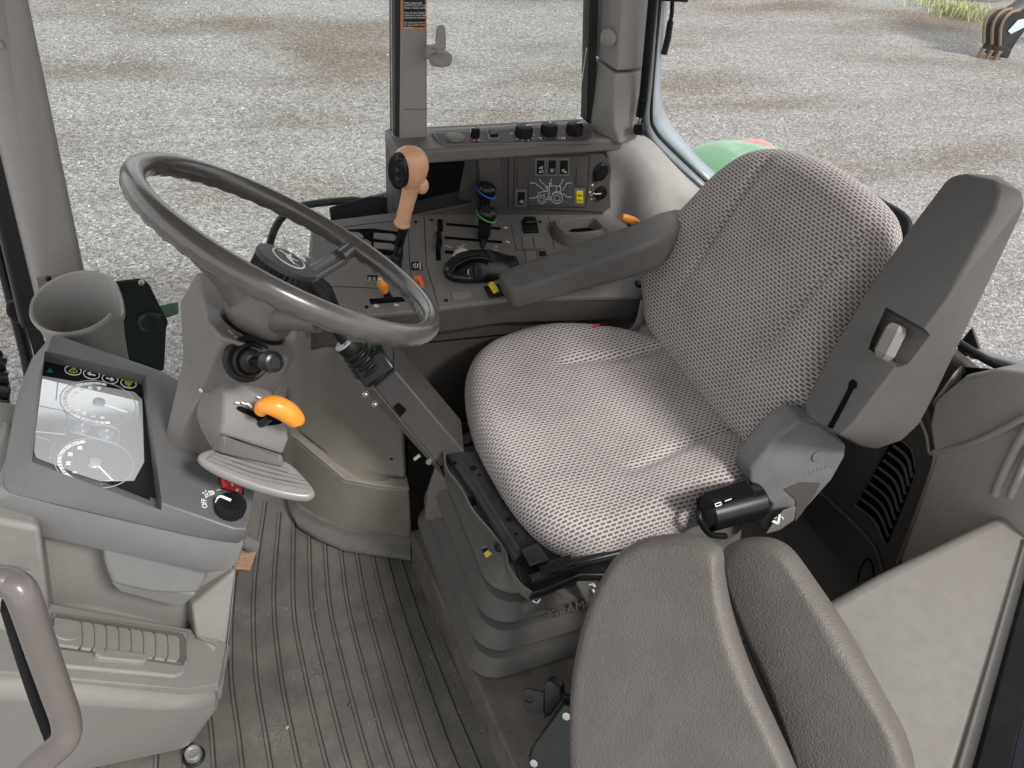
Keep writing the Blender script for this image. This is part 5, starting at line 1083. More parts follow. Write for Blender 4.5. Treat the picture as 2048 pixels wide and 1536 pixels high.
# windscreen seal, exterior rail, frit
t=thing('exterior_rail','black exterior mirror rail left of the slanted pillar','rail',Y(20,600,1.7))
tube('rail_tube',[Y(-50,330,1.7),Y(-5,480,1.7),Y(25,600,1.7),Y(50,700,1.7),Y(62,760,1.7)],.014,BLACKG,t,n=16,smoothpts=4)
hull('clamp_block',[Y(a,b,y) for a,b in ((12,604),(40,594),(75,600),(78,648),(28,646),(12,628)) for y in (1.56,1.62)],BLACK,t,bevel=.006)
fr=thing('windscreen_frit','black dotted border printed on the windscreen edge at the far left','windscreen border',Y(50,600,1.52))
vs=[];fs=[]
fpl=plane(Y(50,600,1.52),(.1,-1,.05))
for i in range(34):
    for j in range(9):
        py=330+i*11.5; px=-10+(py-330)*.27+ j*5.2+(2.6 if i%2 else 0)-14
        r=.0034-.00033*j
        if r<.0007: continue
        c=PL(px+30,py,fpl); k=len(vs)
        for q in range(6): a=q*math.pi/3; vs.append(c+VX*(r*math.cos(a))+VZ*(r*math.sin(a)))
        fs.append(tuple(range(k,k+6)))
dm=mesh('dot_border',vs,fs,SEAL,fr,smooth=False); s_=dm.modifiers.new('t','SOLIDIFY'); s_.thickness=.0006
beam('border_band',Y(-40,330,1.53),Y(-5,330,1.53),Y(105,745,1.53),Y(78,745,1.53),(0,.004,0),SEAL,fr,bevel=0)
t=thing('tractor_tyre','black ribbed tyre edge at the far left margin','tyre',Y(5,760,1.9))
hull('tread_block',[Y(a,b,y) for a,b in ((-40,690),(5,700),(22,780),(12,850),(-40,860)) for y in (1.85,1.95)],BLACK,t,bevel=.01)
for k in range(5): tube('tread_lug',[Y(-30,715+k*28,1.845),Y(14+k*2,722+k*28,1.845)],.01,BLACKG,t,n=6)
# ================= REAR WALL behind the seat
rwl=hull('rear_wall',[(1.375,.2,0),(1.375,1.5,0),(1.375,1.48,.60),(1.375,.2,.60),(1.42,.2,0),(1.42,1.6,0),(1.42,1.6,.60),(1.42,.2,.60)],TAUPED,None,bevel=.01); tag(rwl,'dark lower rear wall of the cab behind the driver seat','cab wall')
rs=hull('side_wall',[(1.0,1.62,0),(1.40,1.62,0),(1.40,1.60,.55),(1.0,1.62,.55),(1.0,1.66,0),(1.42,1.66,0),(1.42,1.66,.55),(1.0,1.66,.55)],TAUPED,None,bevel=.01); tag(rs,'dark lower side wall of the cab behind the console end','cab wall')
# ================= DRIVER SEAT
st=thing('driver_seat','driver seat in dotted grey-mauve fabric on a rubber bellows, near armrest raised','seat',(.70,.96,.0))
# bellows: four stacked lobes, each loop given where the front/near edges show
def bel(name,rows,top):
    vs=[];fs=[];m=None
    for r in rows:
        vs+=r; m=len(r)
    for j in range(len(rows)-1):
        for i in range(m): fs.append((j*m+i,j*m+(i+1)%m,(j+1)*m+(i+1)%m,(j+1)*m+i))
    fs.append(tuple(range(m))); fs.append(tuple((len(rows)-1)*m+i for i in range(m-1,-1,-1)))
    return mesh(name,vs,fs,BELLOW,st,angle=38)
def rr(x0,x1,y0,y1,z,r,n=9):
    out=[]
    for cx,cy,a0 in ((x1-r,y1-r,0),(x0+r,y1-r,90),(x0+r,y0+r,180),(x1-r,y0+r,270)):
        for i in range(n): a=math.radians(a0+90*i/(n-1)); out.append(Vector((cx+r*math.cos(a),cy+r*math.sin(a),z)))
    return out
def lobe(z0,z1,ox,rows,last=False):
    pass
x1=.92;y1=1.13
rows=[]
lv=[(.372,.040),(.30,.040),(.225,.040),(.155,.040),(.10,.035)]
# front / near edge positions of each bulge (x at front, y at near side)
spec=[(.350,.400,.735,.352),(.338,.375,.715,.292),(.328,.352,.700,.222),(.322,.348,.690,.152)]
def wavy(l,amp):
    c=Vector((.64,.93,0))
    out=[]
    for p in l:
        out.append(p)
    return out
z=.365; rows.append(rr(.385,x1,.755,y1,z,.035))
zs=[.365,.300,.235,.170,.105]
for k in range(4):
    zt=zs[k]; zb=zs[k+1]; g=.016*k
    fx=.352-g*.8; ny=.725-g*1.0
    rows.append(rr(fx+.020,x1,ny+.018,y1,zt-.014,.05))
    rows.append(rr(fx+.009,x1+.0,ny+.008,y1,zt-.028,.058))
    rows.append(rr(fx,x1,ny,y1+.005,zt-.048,.062))
    rows.append(rr(fx+.002,x1,ny+.002,y1+.005,zt-.054,.062))
    rows.append(rr(fx+.042,x1,ny+.042,y1,zt-.0558,.035))
    rows.append(rr(fx+.040,x1,ny+.038,y1,zb-.006,.035))
rows.append(rr(.34,x1,.71,y1,.088,.05))
bel('bellows',rows,0)
# front indicator window on bellows
wi=Y(969,1107,.83)
fxp=plane((.352,.83,.30),(-1,-.05,.35))
chip('indicator_frame',[(955,1099),(974,1090),(985,1108),(966,1128),(957,1118)],fxp,.003,GREY,st,bevel=.001)
chip('indicator_window',[(959,1102),(973,1094),(981,1107),(967,1121),(960,1114)],off(fxp,.003),.0006,BLACKG,st,bevel=0)
chip('indicator_needle',[(968,1106),(976,1101),(981,1107),(973,1115)],off(fxp,.0038),.0006,YELLOW,st,bevel=0)
nt_=plane((.6,.722,.23),(0,-1,.12))
text('maker_lettering','GRAMMER',PL(1158,1212,plane((.5,.722,.30),(0,-1,.5))),Vector((1,0,.03)),Vector((0,-1,.5)),.027,BELLOW,st,ext=.0015,lift=.0)
# steel suspension frame
FZ=.40
def pz(l,z): return [Z(a,b,z) for a,b in l]
plate=pz([(893,908),(930,902),(1000,905),(1130,1040),(1230,1100),(1330,1110),(1300,1150),(1160,1150),(1092,1180),(1062,1188),(1040,1160),(1030,1120),(960,1010)],.385)
prism('frame_plate',[p-VZ*.02 for p in plate]+[],VZ*.02,STEEL,st,bevel=.003)
tube('frame_rail',pz([(921,932),(960,990),(1010,1072),(1040,1120)],.392),.013,STEEL,st,n=16)
tube('frame_rail',pz([(1060,1160),(1130,1135),(1240,1105),(1330,1080)],.400),.010,STEEL,st,n=12)
tube('frame_rail',pz([(1085,1150),(1200,1122),(1320,1095)],.405),.005,BLACKG,st,n=8)
tube('frame_rail',pz([(1000,915),(1060,990),(1110,1060)],.405),.010,STEEL,st,n=12)
hull('rail_block',pz([(1040,1095),(1075,1085),(1100,1120),(1060,1135)],.40)+pz([(1042,1100),(1073,1088),(1098,1120),(1060,1132)],.418),STEEL,st,bevel=.003)
hull('rail_block',pz([(1075,1130),(1140,1108),(1150,1128),(1085,1155)],.40)+pz([(1075,1130),(1140,1108),(1150,1128),(1085,1155)],.412),BLACKG,st,bevel=.003)
for q in (((905,922),(914,928)),((937,938),(955,934)),((955,948),(963,951)),((1005,1000),(1016,1003)),((1010,1030),(1025,1045)),((1030,1065),(1036,1070)),((1064,1130),(1072,1135)),((1070,1158),(1079,1164))):
    c=Z((q[0][0]+q[1][0])/2,(q[0][1]+q[1][1])/2,.3856); r=max(.0035,abs(q[1][0]-q[0][0])/2/1250)
    lathe('frame_hole',c,VZ,[(r,-.001),(r,.0004)],HOLE,st,n=14)
# bolts/skirt of bellows
sk=[Z(a,b,.375) for a,b in ((888,912),(893,945),(922,985),(946,1030),(985,1075),(1010,1110),(1016,1140),(1040,1175),(1062,1192))]
tube('skirt_lip',sk,(.014,.002),BELLOW,st,flat=VZ,smoothpts=5,n=10)
for p in ((942,1003),(998,1094)): lathe('skirt_clip',Z(*p,.374),Vector((-.9,-.2,.35)),[(.009,-.006),(.009,.004),(.006,.006)],BLACK,st,n=16)
prism('front_bracket',[Y(888,905,1.06),Y(900,905,1.05),Y(935,968,.99),Y(925,985,.985),Y(889,925,1.06)],(.004,.004,-.0),BELLOW,st,bevel=.002)
# levers
hl=tube('height_lever',[Y(1110,1200,.72),Y(1090,1200,.715),Y(1068,1205,.705),Y(1045,1217,.70)],[.017,.018,.014,.010],BELLOW,st,n=18,smoothpts=4)
hull('lever_pivot',[Y(a,b,y) for a,b in ((1068,1198),(1085,1188),(1102,1189),(1111,1200),(1108,1212),(1085,1222),(1052,1228),(1046,1217)) for y in (.70,.725)],BELLOW,st,bevel=.004)
strokes('lever_icon',[[(1066,1202),(1073,1207),(1080,1199)]],plane(Y(1075,1203,.698),(0,-.8,.6)),.003,WHITE,st)
prism('frame_tab',[Y(a,b,.735) for a,b in ((1098,1172),(1144,1156),(1140,1178),(1100,1190))],(0,.004,0),BELLOW,st,bevel=.001)
lathe('tab_hole',Y(1129,1166,.7345),(0,-1,0),[(.007,0),(.007,.001)],HOLE,st,n=16)
hull('adjuster_housing',[Y(1150,1163,.70),Y(1215,1128,.70),Y(1290,1100,.70),Y(1290,1260,.70),Y(1180,1218,.695),Y(1150,1175,.74),Y(1215,1132,.76),Y(1290,1110,.76)],TAUPE,st,bevel=.004)
strokes('adjust_icon',[[(1179,1168),(1184,1167),(1190,1172)],[(1186,1180),(1195,1190),(1191,1195)]],plane(Y(1187,1180,.692),(-.1,-.9,.5)),.0045,WHITE,st)
ft=tube('fore_aft_lever',[Y(892,873,1.10),Y(905,867,1.10),Y(925,860,1.11),Y(950,856,1.13)],[.0095,.0125,.013,.014],BLACK,st,n=16,smoothpts=4)
hull('lever_mount',[Y(a,b,y) for a,b in ((920,890),(950,880),(960,905),(925,915)) for y in (1.06,1.10)],BLACKG,st,bevel=.004)
strokes('lever_icon',[[(912,862),(920,857)]],plane(Y(915,860,1.092),(0,-.6,.8)),.004,WHITE,st)
# cushion
CPn=plane((.70,.96,.415),(-.10,0,1))
cpx_=[(929,790),(936,845),(955,905),(982,958),(1020,1020),(1065,1072),(1110,1103),(1160,1115),(1230,1107),(1310,1080),(1400,1040),(1500,985),(1600,900),(1570,820),(1480,760),(1400,720),(1330,700),(1265,684),(1190,673),(1110,672),(1035,683),(975,706),(940,742)]
def cdisp(u,v,fr):
    # u along x (rearward), v across; raised side bolsters, dished middle, seam channel
    s=abs(v)/.25
    h=.016*max(0,s-.55)*2.2*min(1,max(0,(u+.10)/.12))
    h+=-.012*math.exp(-(v/.16)**2)*math.exp(-((u-.06)/.16)**2)
    h+=.010*math.exp(-((u+.17)/.09)**2)
    h-=.009*math.exp(-((s-.60-.05*math.cos(u*18))/.055)**2)*min(1,max(0,(u+.04)/.05))
    return h*min(1,fr*6)
pillow('seat_cushion',[PL(a,b,CPn) for a,b in cpx_],CPn,.105,.040,FABRIC,st,disp=cdisp,xd=VX,nr=60)
# backrest
BP=plane((.925,.96,.46),(-.90,0,.43))
bpx=[(1300,612),(1298,565),(1316,506),(1360,446),(1410,392),(1455,346),(1505,312),(1556,300),(1610,308),(1670,330),(1722,365),(1768,405),(1796,450),(1790,510),(1765,575),(1735,640),(1700,705),(1670,770),(1635,830),(1580,885),(1528,912),(1490,885),(1440,830),(1395,780),(1350,722),(1318,685),(1304,650)]
def bdisp(u,v,fr):
    # u across (y) , v up the back
    s=abs(u)/.23
    h=.012*max(0,s-.5)*1.6
    h+=.014*math.exp(-((v+.10)/.10)**2)*math.exp(-(u/.15)**2)
    h-=.013*math.exp(-((s-.62+.15*v)/.038)**2)*(1/(1+math.exp((v-.06)/.03)))
    return h*min(1,fr*6)
pillow('backrest',[PL(a,b,BP) for a,b in bpx],BP,.10,.042,FABRIC,st,disp=bdisp,xd=VY,nr=60)
hull('backrest_shell',[PL(a,b,off(BP,-.055)) for a,b in ((1330,470),(1480,330),(1560,310),(1730,380),(1806,440),(1800,520),(1700,760),(1600,880),(1400,760),(1310,640))]+[PL(a,b,off(BP,-.075)) for a,b in ((1350,480),(1560,330),(1720,390),(1790,450),(1690,740),(1400,740))],BLACK,st,bevel=.01)
tube('shell_edge',[PL(a,b,off(BP,-.05)) for a,b in ((1700,370),(1760,410),(1806,440),(1812,480),(1795,560),(1760,640),(1725,700))],.012,BLACK,st,smoothpts=5)
hull('shell_catch',[PL(a,b,off(BP,c)) for a,b in ((1806,434),(1818,436),(1822,470),(1808,470)) for c in (-.06,-.045)],STEEL,st,bevel=.002)
# far armrest, lowered
def loft(name,secs,mat,parent,n=28,e=.5):
    vs=[];fs=[]
    for c,u,v,k in secs:
        for i in range(n):
            a=2*math.pi*i/n; ca,sa=math.cos(a),math.sin(a); vs.append(Vector(c)+Vector(u)*(k*math.copysign(abs(ca)**e,ca))+Vector(v)*(k*math.copysign(abs(sa)**e,sa)))
    for j in range(len(secs)-1):
        for i in range(n): fs.append((j*n+i,j*n+(i+1)%n,(j+1)*n+(i+1)%n,(j+1)*n+i))
    fs.append(tuple(range(n-1,-1,-1))); fs.append(tuple((len(secs)-1)*n+i for i in range(n)))
    return mesh(name,vs,fs,mat,parent,angle=60)
UY=Vector((0,.045,-.004))
def asec(x,zc,hy,hz,k=1,yc=1.285): return ((x,yc,zc),(0,hy,0),Vector((-.25,0,.97))*hz,k)
loft('far_armrest',[asec(.552,.585,.040,.026,.55),asec(.556,.586,.042,.029,.85),asec(.568,.588,.043,.031,1),asec(.66,.606,.044,.036),asec(.76,.628,.045,.041),asec(.85,.645,.046,.046),asec(.90,.656,.045,.046,1,1.29),asec(.95,.665,.040,.042,1,1.312),asec(1.0,.668,.030,.035,1,1.335),asec(1.04,.67,.02,.02,1,1.345)],ARM,st)
hull('armrest_hinge',[(.95,1.24,.55),(1.08,1.24,.56),(1.08,1.30,.56),(.95,1.30,.55),(1.0,1.24,.66),(1.08,1.24,.67),(1.0,1.30,.66),(1.08,1.30,.67)],BLACK,st,bevel=.01)
# raised near armrest
AN=Vector((-.93,.06,.36)).normalized()
Fl=[Y(1890,361,.75),Y(1930,347,.735),Y(1990,362,.675),Y(1996,390,.66),Y(1985,430,.655),Y(1890,600,.655),Y(1776,752,.655),Y(1700,845,.665),Y(1672,868,.675),Y(1625,842,.73),Y(1608,818,.75),Y(1612,795,.755),Y(1660,705,.755),Y(1740,570,.755),Y(1830,440,.755)]
c0=sum(Fl,Vector())/len(Fl); apn=plane(c0,(-.90,-.12,.42))

fpx=[(1890,361),(1905,351),(1930,347),(1990,360),(1999,380),(1988,425),(1890,608),(1776,752),(1706,850),(1680,872),(1625,842),(1610,826),(1609,805),(1660,705),(1740,570),(1830,440)]
FL=[PL(a,b,apn) for a,b in fpx]
back2=[(lambda p:p if (p-apn[0]).dot(apn[1])<-.03 else PL(a,b,off(apn,-.03)))(Y(a,b,.66)) for a,b in ((2046,385),(2050,412),(1935,640),(1868,792),(1838,848),(1800,884),(1757,898),(1725,895))]
bodyp=FL+back2+[p+Vector((.06,.09,-.02)) for p in (back2[0],back2[2],back2[4])]
ar=hull('near_armrest',bodyp,ARM,st,bevel=.010,seg=5)
# pocket and slot
m_=ar.modifiers[0]; ar.modifiers.clear(); b_=ar.modifiers.new('b','BEVEL'); b_.width=.016; b_.segments=6; b_.limit_method='ANGLE'; b_.angle_limit=math.radians(25)
pk=((1768,604),(1884,668),(1878,690),(1847,745),(1790,744),(1728,700),(1735,672))
ap2=off(apn,.02)
dr=-apn[1]
cut(ar,[PL(a,b,off(apn,.03)) for a,b in pk]+[PL(a,b,off(apn,-.026)) for a,b in ((1775,622),(1862,672),(1858,690),(1835,728),(1795,728),(1745,696))])
kc=PL(1780,683,off(apn,-.008)); kax=(PL(1800,645,apn)-PL(1762,722,apn)).normalized()
lathe('adjuster_knob',kc-kax*.027,kax,[(.011,-.003),(.014,0),(.0175,.007),(.0175,.046),(.014,.054),(.010,.056)],GREY,st,n=6,angle=20)
sl=[PL(a,b,off(apn,.0008)) for a,b in ((1698,764),(1706,758),(1714,764),(1714,774),(1706,780),(1690,812),(1665,858),(1655,854),(1678,812),(1696,778))]
prism('armrest_slot',sl,apn[1]*.0008,HOLE,st,bevel=0)
strokes('armrest_seam',[[(1708,862),(1757,898)]],plane(Y(1730,880,.655),(0,-1,.2)),.001,HOLE,st) if False else None
# recliner side cover
rc=[(1500,940),(1530,905),(1560,870),(1600,840),(1640,850),(1694,892),(1690,915),(1665,960),(1620,1010),(1590,1040),(1560,1056),(1530,1060),(1545,1010),(1520,985),(1500,965)]
RCp=plane((.93,.705,.5),(-.15,-1,.12))
prism('recliner_cover',[PL(a,b,RCp) for a,b in rc],(0,.05,0),plastic('recliner_plastic',(.15,.15,.155),.4,bump=.08,dirt=.5,dirtcol=(.26,.26,.25),dscale=15,scratch=.5),st,bevel=.006,seg=4)
R2=off(RCp,.0)
lathe('pivot_cap',PL(1636,911,RCp),RCp[1],[(.013,-.002),(.013,.001),(.0125,.0025),(.006,.003)],plastic('recliner_plastic',(0,0,0)),st,n=32)
text('maker_lettering','GRAMMER',PL(1636,938,RCp),(PL(1660,929,RCp)-PL(1612,945,RCp)),RCp[1],.0125,GREY,st,ext=.0005,lift=.0003)
prism('cover_recess',[PL(a,b,off(RCp,.0006)) for a,b in ((1568,978),(1600,964),(1640,965),(1632,985),(1600,1030),(1590,1042),(1592,1000))],RCp[1]*.0012,TAUPED,st,bevel=0)
hull('recline_lever',[PL(a,b,off(RCp,c)) for a,b in ((1565,1020),(1592,1012),(1588,1040),(1560,1060),(1530,1068),(1548,1042)) for c in (.008,.025)],TAUPE,st,bevel=.003)
strokes('recline_icon',[[(1546,1042),(1556,1047),(1559,1030)]],off(RCp,.0255),.005,WHITE,st)
strokes('recline_icon',[[(1549,1037),(1553,1034)],[(1563,1033),(1567,1038)]],off(RCp,.0255),.0018,WHITE,st)
0 and hull('hinge_block',[Y(a,b,y) for a,b in ((1588,836),(1602,830),(1628,850),(1600,862)) for y in (.72,.76)],HOLE,st,bevel=.002)
# belt retractor roller
ra=Y(1410,1028,.695); rb_=Y(1518,1000,.695)
tube('belt_retractor',[ra,rb_],[.034,.034],BLACKG,st,n=32,bevel=.004)
hull('retractor_top',[Y(a,b,.68) for a,b in ((1397,1012),(1408,985),(1492,957),(1505,975),(1515,990),(1405,1022))]+[Y(a,b,.74) for a,b in ((1397,1012),(1408,985),(1492,960),(1515,990))],BLACK,st,bevel=.003)
strokes('retractor_mark',[[(1430,1008),(1441,1004),(1443,1009),(1432,1013),(1430,1008)],[(1450,1002),(1462,998),(1463,993)]],plane(Y(1446,1005,.678),(0,-.75,.66)),.0014,WHITE,st)
tube('seal_rim',[Y(1396,1020,.69),Y(1400,1040,.675),Y(1420,1068,.67),Y(1450,1072,.68)],.006,BLACK,st,smoothpts=4)
# belt buckle & strap on the far side
bk=thing('belt_buckle','black seat belt buckle with a red release edge poking up between cushion and console','belt buckle',Y(1200,665,1.26))
hull('buckle_body',[Y(a,b,y) for a,b in ((1176,668),(1203,646),(1213,648),(1219,670),(1200,690)) for y in (1.24,1.262)],BLACK,bk,bevel=.003)
hull('release_button',[Y(a,b,y) for a,b in ((1172,664),(1196,646),(1200,649),(1177,669)) for y in (1.235,1.243)],RED,bk,bevel=.001)
bs=thing('belt_strap','grey seat belt webbing rising between the driver cushion and backrest on the far side','belt strap',Y(1262,670,1.25))
tube('webbing',[Y(1255,690,1.25),Y(1262,668,1.255),Y(1276,650,1.26),Y(1284,628,1.27),Y(1290,600,1.28)],(.0015,.012),STRAPM,bs,n=10,flat=VY,smoothpts=4)
ok_=thing('console_knob','orange knob just visible behind the lowered far armrest','lever knob',Y(1255,440,1.46))
tube('knob_grip',[Y(1243,434,1.44),Y(1252,437,1.44),Y(1266,442,1.44),Y(1276,445,1.44)],[.008,.0105,.011,.007],ORANGE,ok_,smoothpts=4,n=18)
tube('knob_stem',[Y(1256,440,1.45),Y(1262,458,1.46)],.006,BLACK,ok_)
# ================= PASSENGER SEAT (folded)
ps=thing('passenger_seat','folded passenger seat with two grained taupe vinyl pads standing upright in the foreground','seat',(.5,.45,0))
Pn=plane(Z(1350,1250,.56),(-.70,-.40,.60))
ppx=[(1345,1067),(1285,1078),(1238,1108),(1205,1158),(1180,1215),(1162,1280),(1150,1350),(1146,1430),(1148,1520),(1165,1640),(1240,1720),(1420,1740),(1560,1720),(1625,1640),(1590,1540),(1555,1460),(1515,1370),(1484,1290),(1462,1220),(1447,1150),(1443,1105),(1430,1085),(1390,1070)]
pillow('front_pad',[PL(a,b,off(Pn,-.035)) for a,b in ppx],off(Pn,-.035),.07,.018,VINYL,ps,xd=VX,nr=16,disp=lambda u,v,f:.012*math.exp(-((f-.12)/.10)**2)*0+0)
0 and tube('pad_lip',[PL(a,b,off(Pn,-.030)) for a,b in ((1437,1100),(1446,1150),(1462,1215),(1488,1292),(1518,1372),(1558,1462),(1600,1560))],[.008,.010,.010,.011,.012,.012,.012],VINYL,ps,n=16,smoothpts=5)
P2=plane(Z(1560,1250,.56),(-.80,-.30,.52))
q2=[(1500,1074),(1470,1083),(1450,1100),(1452,1140),(1475,1220),(1500,1290),(1540,1380),(1585,1480),(1640,1620),(1720,1690),(1815,1660),(1830,1560),(1811,1480),(1770,1400),(1722,1310),(1675,1230),(1625,1160),(1578,1098),(1545,1077)]
pillow('rear_pad',[PL(a,b,off(P2,-.05)) for a,b in q2],off(P2,-.05),.075,.022,VINYL,ps,xd=VX,nr=16)
0 and hull('hinge_clip',[PL(a,b,Pn)+Vector((.05,.02,-.01)) for a,b in ((1480,1360),(1534,1350),(1530,1368),(1490,1372))]+[PL(1500,1360,Pn)+Vector((.08,.02,0))],BLACK,ps,bevel=.003)
hull('support_frame',[(.45,.30,.10),(.80,.30,.10),(.80,.52,.10),(.45,.52,.10),(.50,.30,.36),(.78,.30,.36),(.78,.5,.36),(.50,.5,.36)],BLACK,ps,bevel=.01)
# lap belt retractor & bracket near floor
br_=thing('belt_anchor','black belt retractor with a notched steel bracket on the plinth beside the passenger seat','belt anchor',Z(1100,1480,.12))
bp=plane(Z(1075,1395,.17),(-.45,-.75,.5))
chip('notched_plate',[(1049,1378),(1057,1376),(1088,1384),(1088,1425),(1068,1424),(1055,1418),(1047,1411),(1048,1400),(1056,1404),(1063,1406),(1068,1400),(1066,1392),(1059,1389),(1056,1393),(1048,1391)],bp,.002,STEEL,br_,depth=.002)
hull('bracket_arm',[PL(a,b,bp)+o for a,b in ((1088,1372),(1094,1364),(1104,1364),(1122,1375),(1124,1398),(1100,1432),(1086,1440)) for o in (Vector((0,0,0)),Vector((.012,.01,0)))],STEEL,br_,bevel=.003)
bp2=plane(Z(1100,1480,.16),(-.55,-.62,.56))
hull('retractor_case',[PL(a,b,bp2) for a,b in ((1128,1407),(1066,1490),(1057,1515),(1075,1600),(1200,1640),(1180,1430),(1150,1412))]+[PL(a,b,off(bp2,-.05)) for a,b in ((1128,1400),(1060,1500),(1090,1600),(1200,1600),(1190,1420))],STEEL,br_,bevel=.006)
for a,b in ((1133,1432),(1068,1526)): lathe('case_bolt',PL(a,b,bp2),bp2[1],[(.007,-.001),(.007,.002),(.005,.0022)],ZINC,br_,n=14)
tube('retractor_roll',[PL(1125,1400,off(bp2,-.02)),PL(1170,1412,off(bp2,-.03))],.012,BLACKG,br_)
# embossed plinth side marking
# ================= OUTSIDE
rfp=thing('rear_fender','green painted rear fender with a red lamp, seen through the rear window','fender',(1.65,2.0,.3))
fcn=Vector(Z(1470,345,.40))
ball('fender_crown',Z(1478,350,.40),[Vector((.22,-.02,0)),Vector((0.02,.16,0)),Vector((0,0,.10))],GREENP,rfp,e=.8,nu=40,nv=24)
lathe('rubber_plug',Z(1454,296,.47),(0,-.3,1),[(.014,-.01),(.014,.004),(.01,.005)],SEAL,rfp,n=20)
ball('red_lamp',Z(1505,305,.46),[Vector((.085,.0,0)),Vector((.0,.06,0)),Vector((0,0,.038))],REDL,rfp,e=.7)
bkt_=thing('excavator','yellow excavator reaching in at the upper right with a black toothed bucket on the gravel','excavator',Z(1995,120,gz))
EV=Vector((-.17,.10,0))
sh=[Y(a,b,7.30) for a,b in [(2040,22),(2024,26),(2012,36),(2004,50),(2001,64),(2000,92),(2010,93),(2022,103),(2036,80),(2058,52),(2120,20),(2100,-20)]]
bk_=prism('bucket',sh,EV,BUCKETM,bkt_,bevel=.01)
for k in range(3):
    o=EV*(k/2.0); tube('wear_strip',[p+o+Vector((-.012,0,.012)) for p in sh[:6]],.020,RUST,bk_,smoothpts=4,n=8)
hull('cutting_lip',[p+o+q for p in (sh[5],sh[6],sh[7]) for o in (EV*-.05,EV*1.05) for q in (Vector((0,0,.01)),Vector((0,0,-.09)))],BUCKETM,bk_,bevel=.01)
for k in range(3):
    c=sh[5]+Vector((.03,0,-.06))+EV*(k/2.0); hull('bucket_tooth',[c+Vector(v) for v in ((-.03,-.03,0),(.03,-.03,0),(-.03,.03,0),(.03,.03,0),(-.018,0,-.18),(.014,0,-.18),(-.018,.02,-.18))],RUST,bk_,bevel=.006)
hull('paper_tag',[Y(a,b,y) for a,b in ((2016,62),(2036,40),(2062,34),(2064,47),(2022,68)) for y in (7.285,7.29)],plastic('blue_grey_tag',(.55,.62,.68),.5,bump=0),bk_,bevel=0)
hull('boom_arm',[Y(a,b,y) for a,b in ((2030,-6),(2050,8),(2200,20),(2200,-200),(2060,-60)) for y in (7.38,7.6)],YEL2,bkt_,bevel=.02)
for i,(q,lab) in enumerate((([(1905,-3),(1990,-3),(1992,7),(1950,9),(1905,4)],'weathered timber stack nearest the bucket at the top edge of the yard'),([(1880,-30),(1932,-14),(1925,3),(1890,0)],'weathered timber plank stack left of the other one at the top edge'))):
    t=thing('timber_stack',lab,'timber',Z(q[0][0],q[0][1],gz))
    a=Z(q[0][0],q[0][1]+2,gz); b=Z(q[1][0],q[1][1]+4,gz); d=(b-a).normalized(); nrm_=Vector((-d.y,d.x,0))
    for k in range(4): box('plank',(a+b)/2+nrm_*(.16*(k%2))+VZ*(.05+.10*(k//2))+d*(.05*k),VZ,(b-a).length/2,.075,.045,WOOD,t,xd=d+Vector((0,.02*k,0)),bevel=.006)
# loose stones and grit: stuff
def islandmat(name,cols,rough):
    m,nt,b=nodemat(name); g=N(nt,'ShaderNodeNewGeometry'); cr=N(nt,'ShaderNodeValToRGB'); e=cr.color_ramp.elements
    e[0].position=0; e[0].color=(*cols[0],1); e[1].position=1; e[1].color=(*cols[-1],1)
    for i,c in enumerate(cols[1:-1]): a=e.new((i+1)/(len(cols)-1)); a.color=(*c,1)
    nt.links.new(g.outputs['Random Per Island'],cr.inputs['Fac']); nt.links.new(cr.outputs['Color'],b.inputs['Base Color']); b.inputs['Roughness'].default_value=rough; return m
def stones(name,pts,mat,label):
    vs=[];fs=[]
    for (x,y,z,s) in pts:
        k=len(vs); a=random.random()*6.28; ca,sa_=math.cos(a),math.sin(a); f1,f2,f3=random.uniform(.7,1.3),random.uniform(.5,1),random.uniform(.35,.8)
        for u,v,w in ((1,0,.1),(.2,1,0),(-1,.2,.1),(-.1,-1,0),(.25,.2,1),(-.3,-.15,.8)):
            u*=f1*s;v*=f2*s; vs.append((x+u*ca-v*sa_,y+u*sa_+v*ca,z+w*f3*s))
        fs+= [(k,k+1,k+4),(k+1,k+2,k+5),(k+1,k+5,k+4),(k+2,k+3,k+5),(k+3,k,k+4),(k+3,k+4,k+5)]
    o=mesh(name,vs,fs,mat,smooth=False); return tag(o,label,'gravel',kind='stuff')
pts=[]
for _ in range(52000):
    r=2.0*math.exp(random.random()*2.15); th_=math.radians(random.uniform(-38,82)); x,y=r*math.sin(th_),r*math.cos(th_)
    if y<1.75 and x<1.7: continue
    tk,hh_=track(x,y)
    if random.random()<tk*.85: continue
    pts.append((x,y,gz-.006+hh_,random.uniform(.0035,.010)*(1+.03*r)))
_me=bpy.data.meshes
_rm=bmesh.ops.remove_doubles
stones('loose_stones',pts,islandmat('loose_stone',[(.20,.195,.19),(.36,.35,.34),(.46,.455,.45),(.42,.395,.36),(.78,.78,.77)],.7),'pale and dark loose stones scattered over the gravel yard')
pts=[(random.uniform(-.12,.34),random.uniform(.55,1.3),.0022,random.choice((.0008,.0012,.0018))) for _ in range(420)]
pts+=[(random.uniform(.27,.34),random.uniform(.6,1.1),.0022,random.choice((.001,.0015,.0026))) for _ in range(120)]
stones('mat_grit',pts,islandmat('grit',[(.03,.026,.022),(.10,.09,.08),(.20,.18,.15),(.30,.27,.23)],.9),'fine dirt and grit trodden into the floor mat')
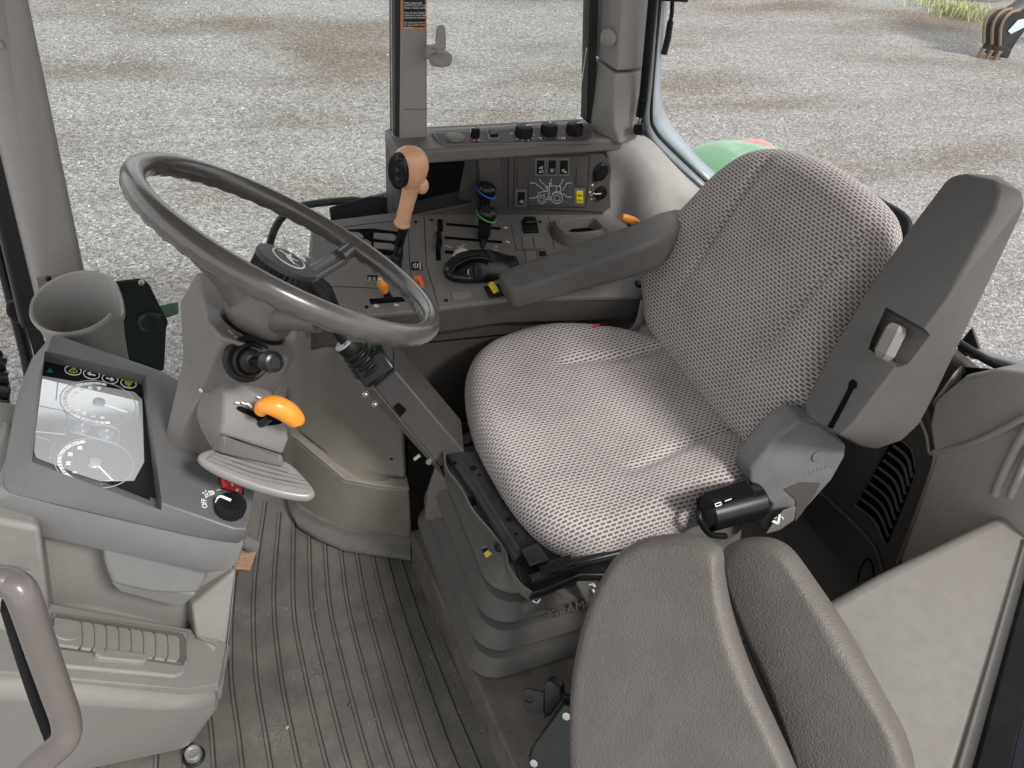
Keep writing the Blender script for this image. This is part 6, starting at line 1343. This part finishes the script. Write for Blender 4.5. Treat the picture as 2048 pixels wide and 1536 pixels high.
# weeds: stuff
vs=[];fs=[]
def weed(cx,cy,n,hh,sp):
    c=Z(cx,cy,gz)
    for _ in range(n):
        p=c+Vector((random.gauss(0,sp),random.gauss(0,sp*.7),0)); a=random.random()*6.28; h=hh*.7*random.uniform(.4,1); w=.006
        tip=p+Vector((math.cos(a)*h*.6,math.sin(a)*h*.6,h)); m=p+(tip-p)*.5+VZ*h*.15; s=Vector((-math.sin(a),math.cos(a),0))*w
        k=len(vs); vs.extend([p-s,p+s,m+s*.8,m-s*.8,tip]); fs.extend([(k,k+1,k+2,k+3),(k+3,k+2,k+4)])
for cx,cy,n,hh,sp in ((1885,14,260,.20,.28),(1915,28,420,.24,.22),(1938,24,160,.2,.25),(1870,5,120,.16,.3),(1955,30,60,.12,.2),(1835,0,40,.12,.3),(1700,0,30,.1,.3)): weed(cx,cy,n,hh,sp)
wd_=mesh('weeds',vs,fs,plastic('weed_green',(.44,.46,.24),.7,bump=0,dirt=.2,dirtcol=(.5,.48,.25)),smooth=False); tag(wd_,'pale green weeds growing through the gravel at the top right','weeds',kind='stuff')
# ================= CAMERA, LIGHT, SKY
cd=bpy.data.cameras.new('camera'); co=bpy.data.objects.new('camera',cd); COL.objects.link(co)
B=-FW
co.matrix_world=Matrix(((RT.x,UP.x,B.x,CAM.x),(RT.y,UP.y,B.y,CAM.y),(RT.z,UP.z,B.z,CAM.z),(0,0,0,1)))
cd.sensor_width=36; cd.lens=36*F/W_; cd.clip_start=.02; cd.clip_end=500
sc.camera=co
wd=bpy.data.worlds.new('World'); sc.world=wd; wd.use_nodes=True; nt=wd.node_tree; L=nt.links.new
bg=nt.nodes['Background']; sky=N(nt,'ShaderNodeTexSky',sky_type='NISHITA'); sky.sun_disc=False
SD=Vector((.34,-.62,.70)).normalized()
el=math.asin(SD.z); az=math.atan2(SD.x,SD.y)
sky.sun_elevation=el; sky.sun_rotation=az; sky.air_density=1; sky.dust_density=2.5
tc=N(nt,'ShaderNodeTexCoord'); mp=N(nt,'ShaderNodeMapping'); mp.inputs['Scale'].default_value=(1,1,2.2); L(tc.outputs['Generated'],mp.inputs['Vector'])
nz=N(nt,'ShaderNodeTexNoise'); nz.inputs['Scale'].default_value=2.2; nz.inputs['Detail'].default_value=9; nz.inputs['Roughness'].default_value=.58; L(mp.outputs[0],nz.inputs['Vector'])
cr=N(nt,'ShaderNodeValToRGB'); cr.color_ramp.elements[0].position=.22; cr.color_ramp.elements[1].position=.44; L(nz.outputs['Fac'],cr.inputs['Fac'])
mx=N(nt,'ShaderNodeMix',data_type='RGBA'); L(cr.outputs['Color'],mx.inputs['Factor']); L(sky.outputs[0],mx.inputs['A']); mx.inputs['B'].default_value=(13.5,13.6,13.8,1)
L(mx.outputs['Result'],bg.inputs['Color']); bg.inputs['Strength'].default_value=.078
sd=bpy.data.lights.new('sun','SUN'); sd.energy=3.2; sd.angle=math.radians(13); sd.color=(1,.975,.945)
so=bpy.data.objects.new('sun',sd); COL.objects.link(so); so.rotation_euler=SD.to_track_quat('Z','Y').to_euler()
vs_=sc.view_settings; vs_.view_transform='Standard'; vs_.look='None'; vs_.gamma=1; vs_.exposure=0.2
sc.render.engine='CYCLES'
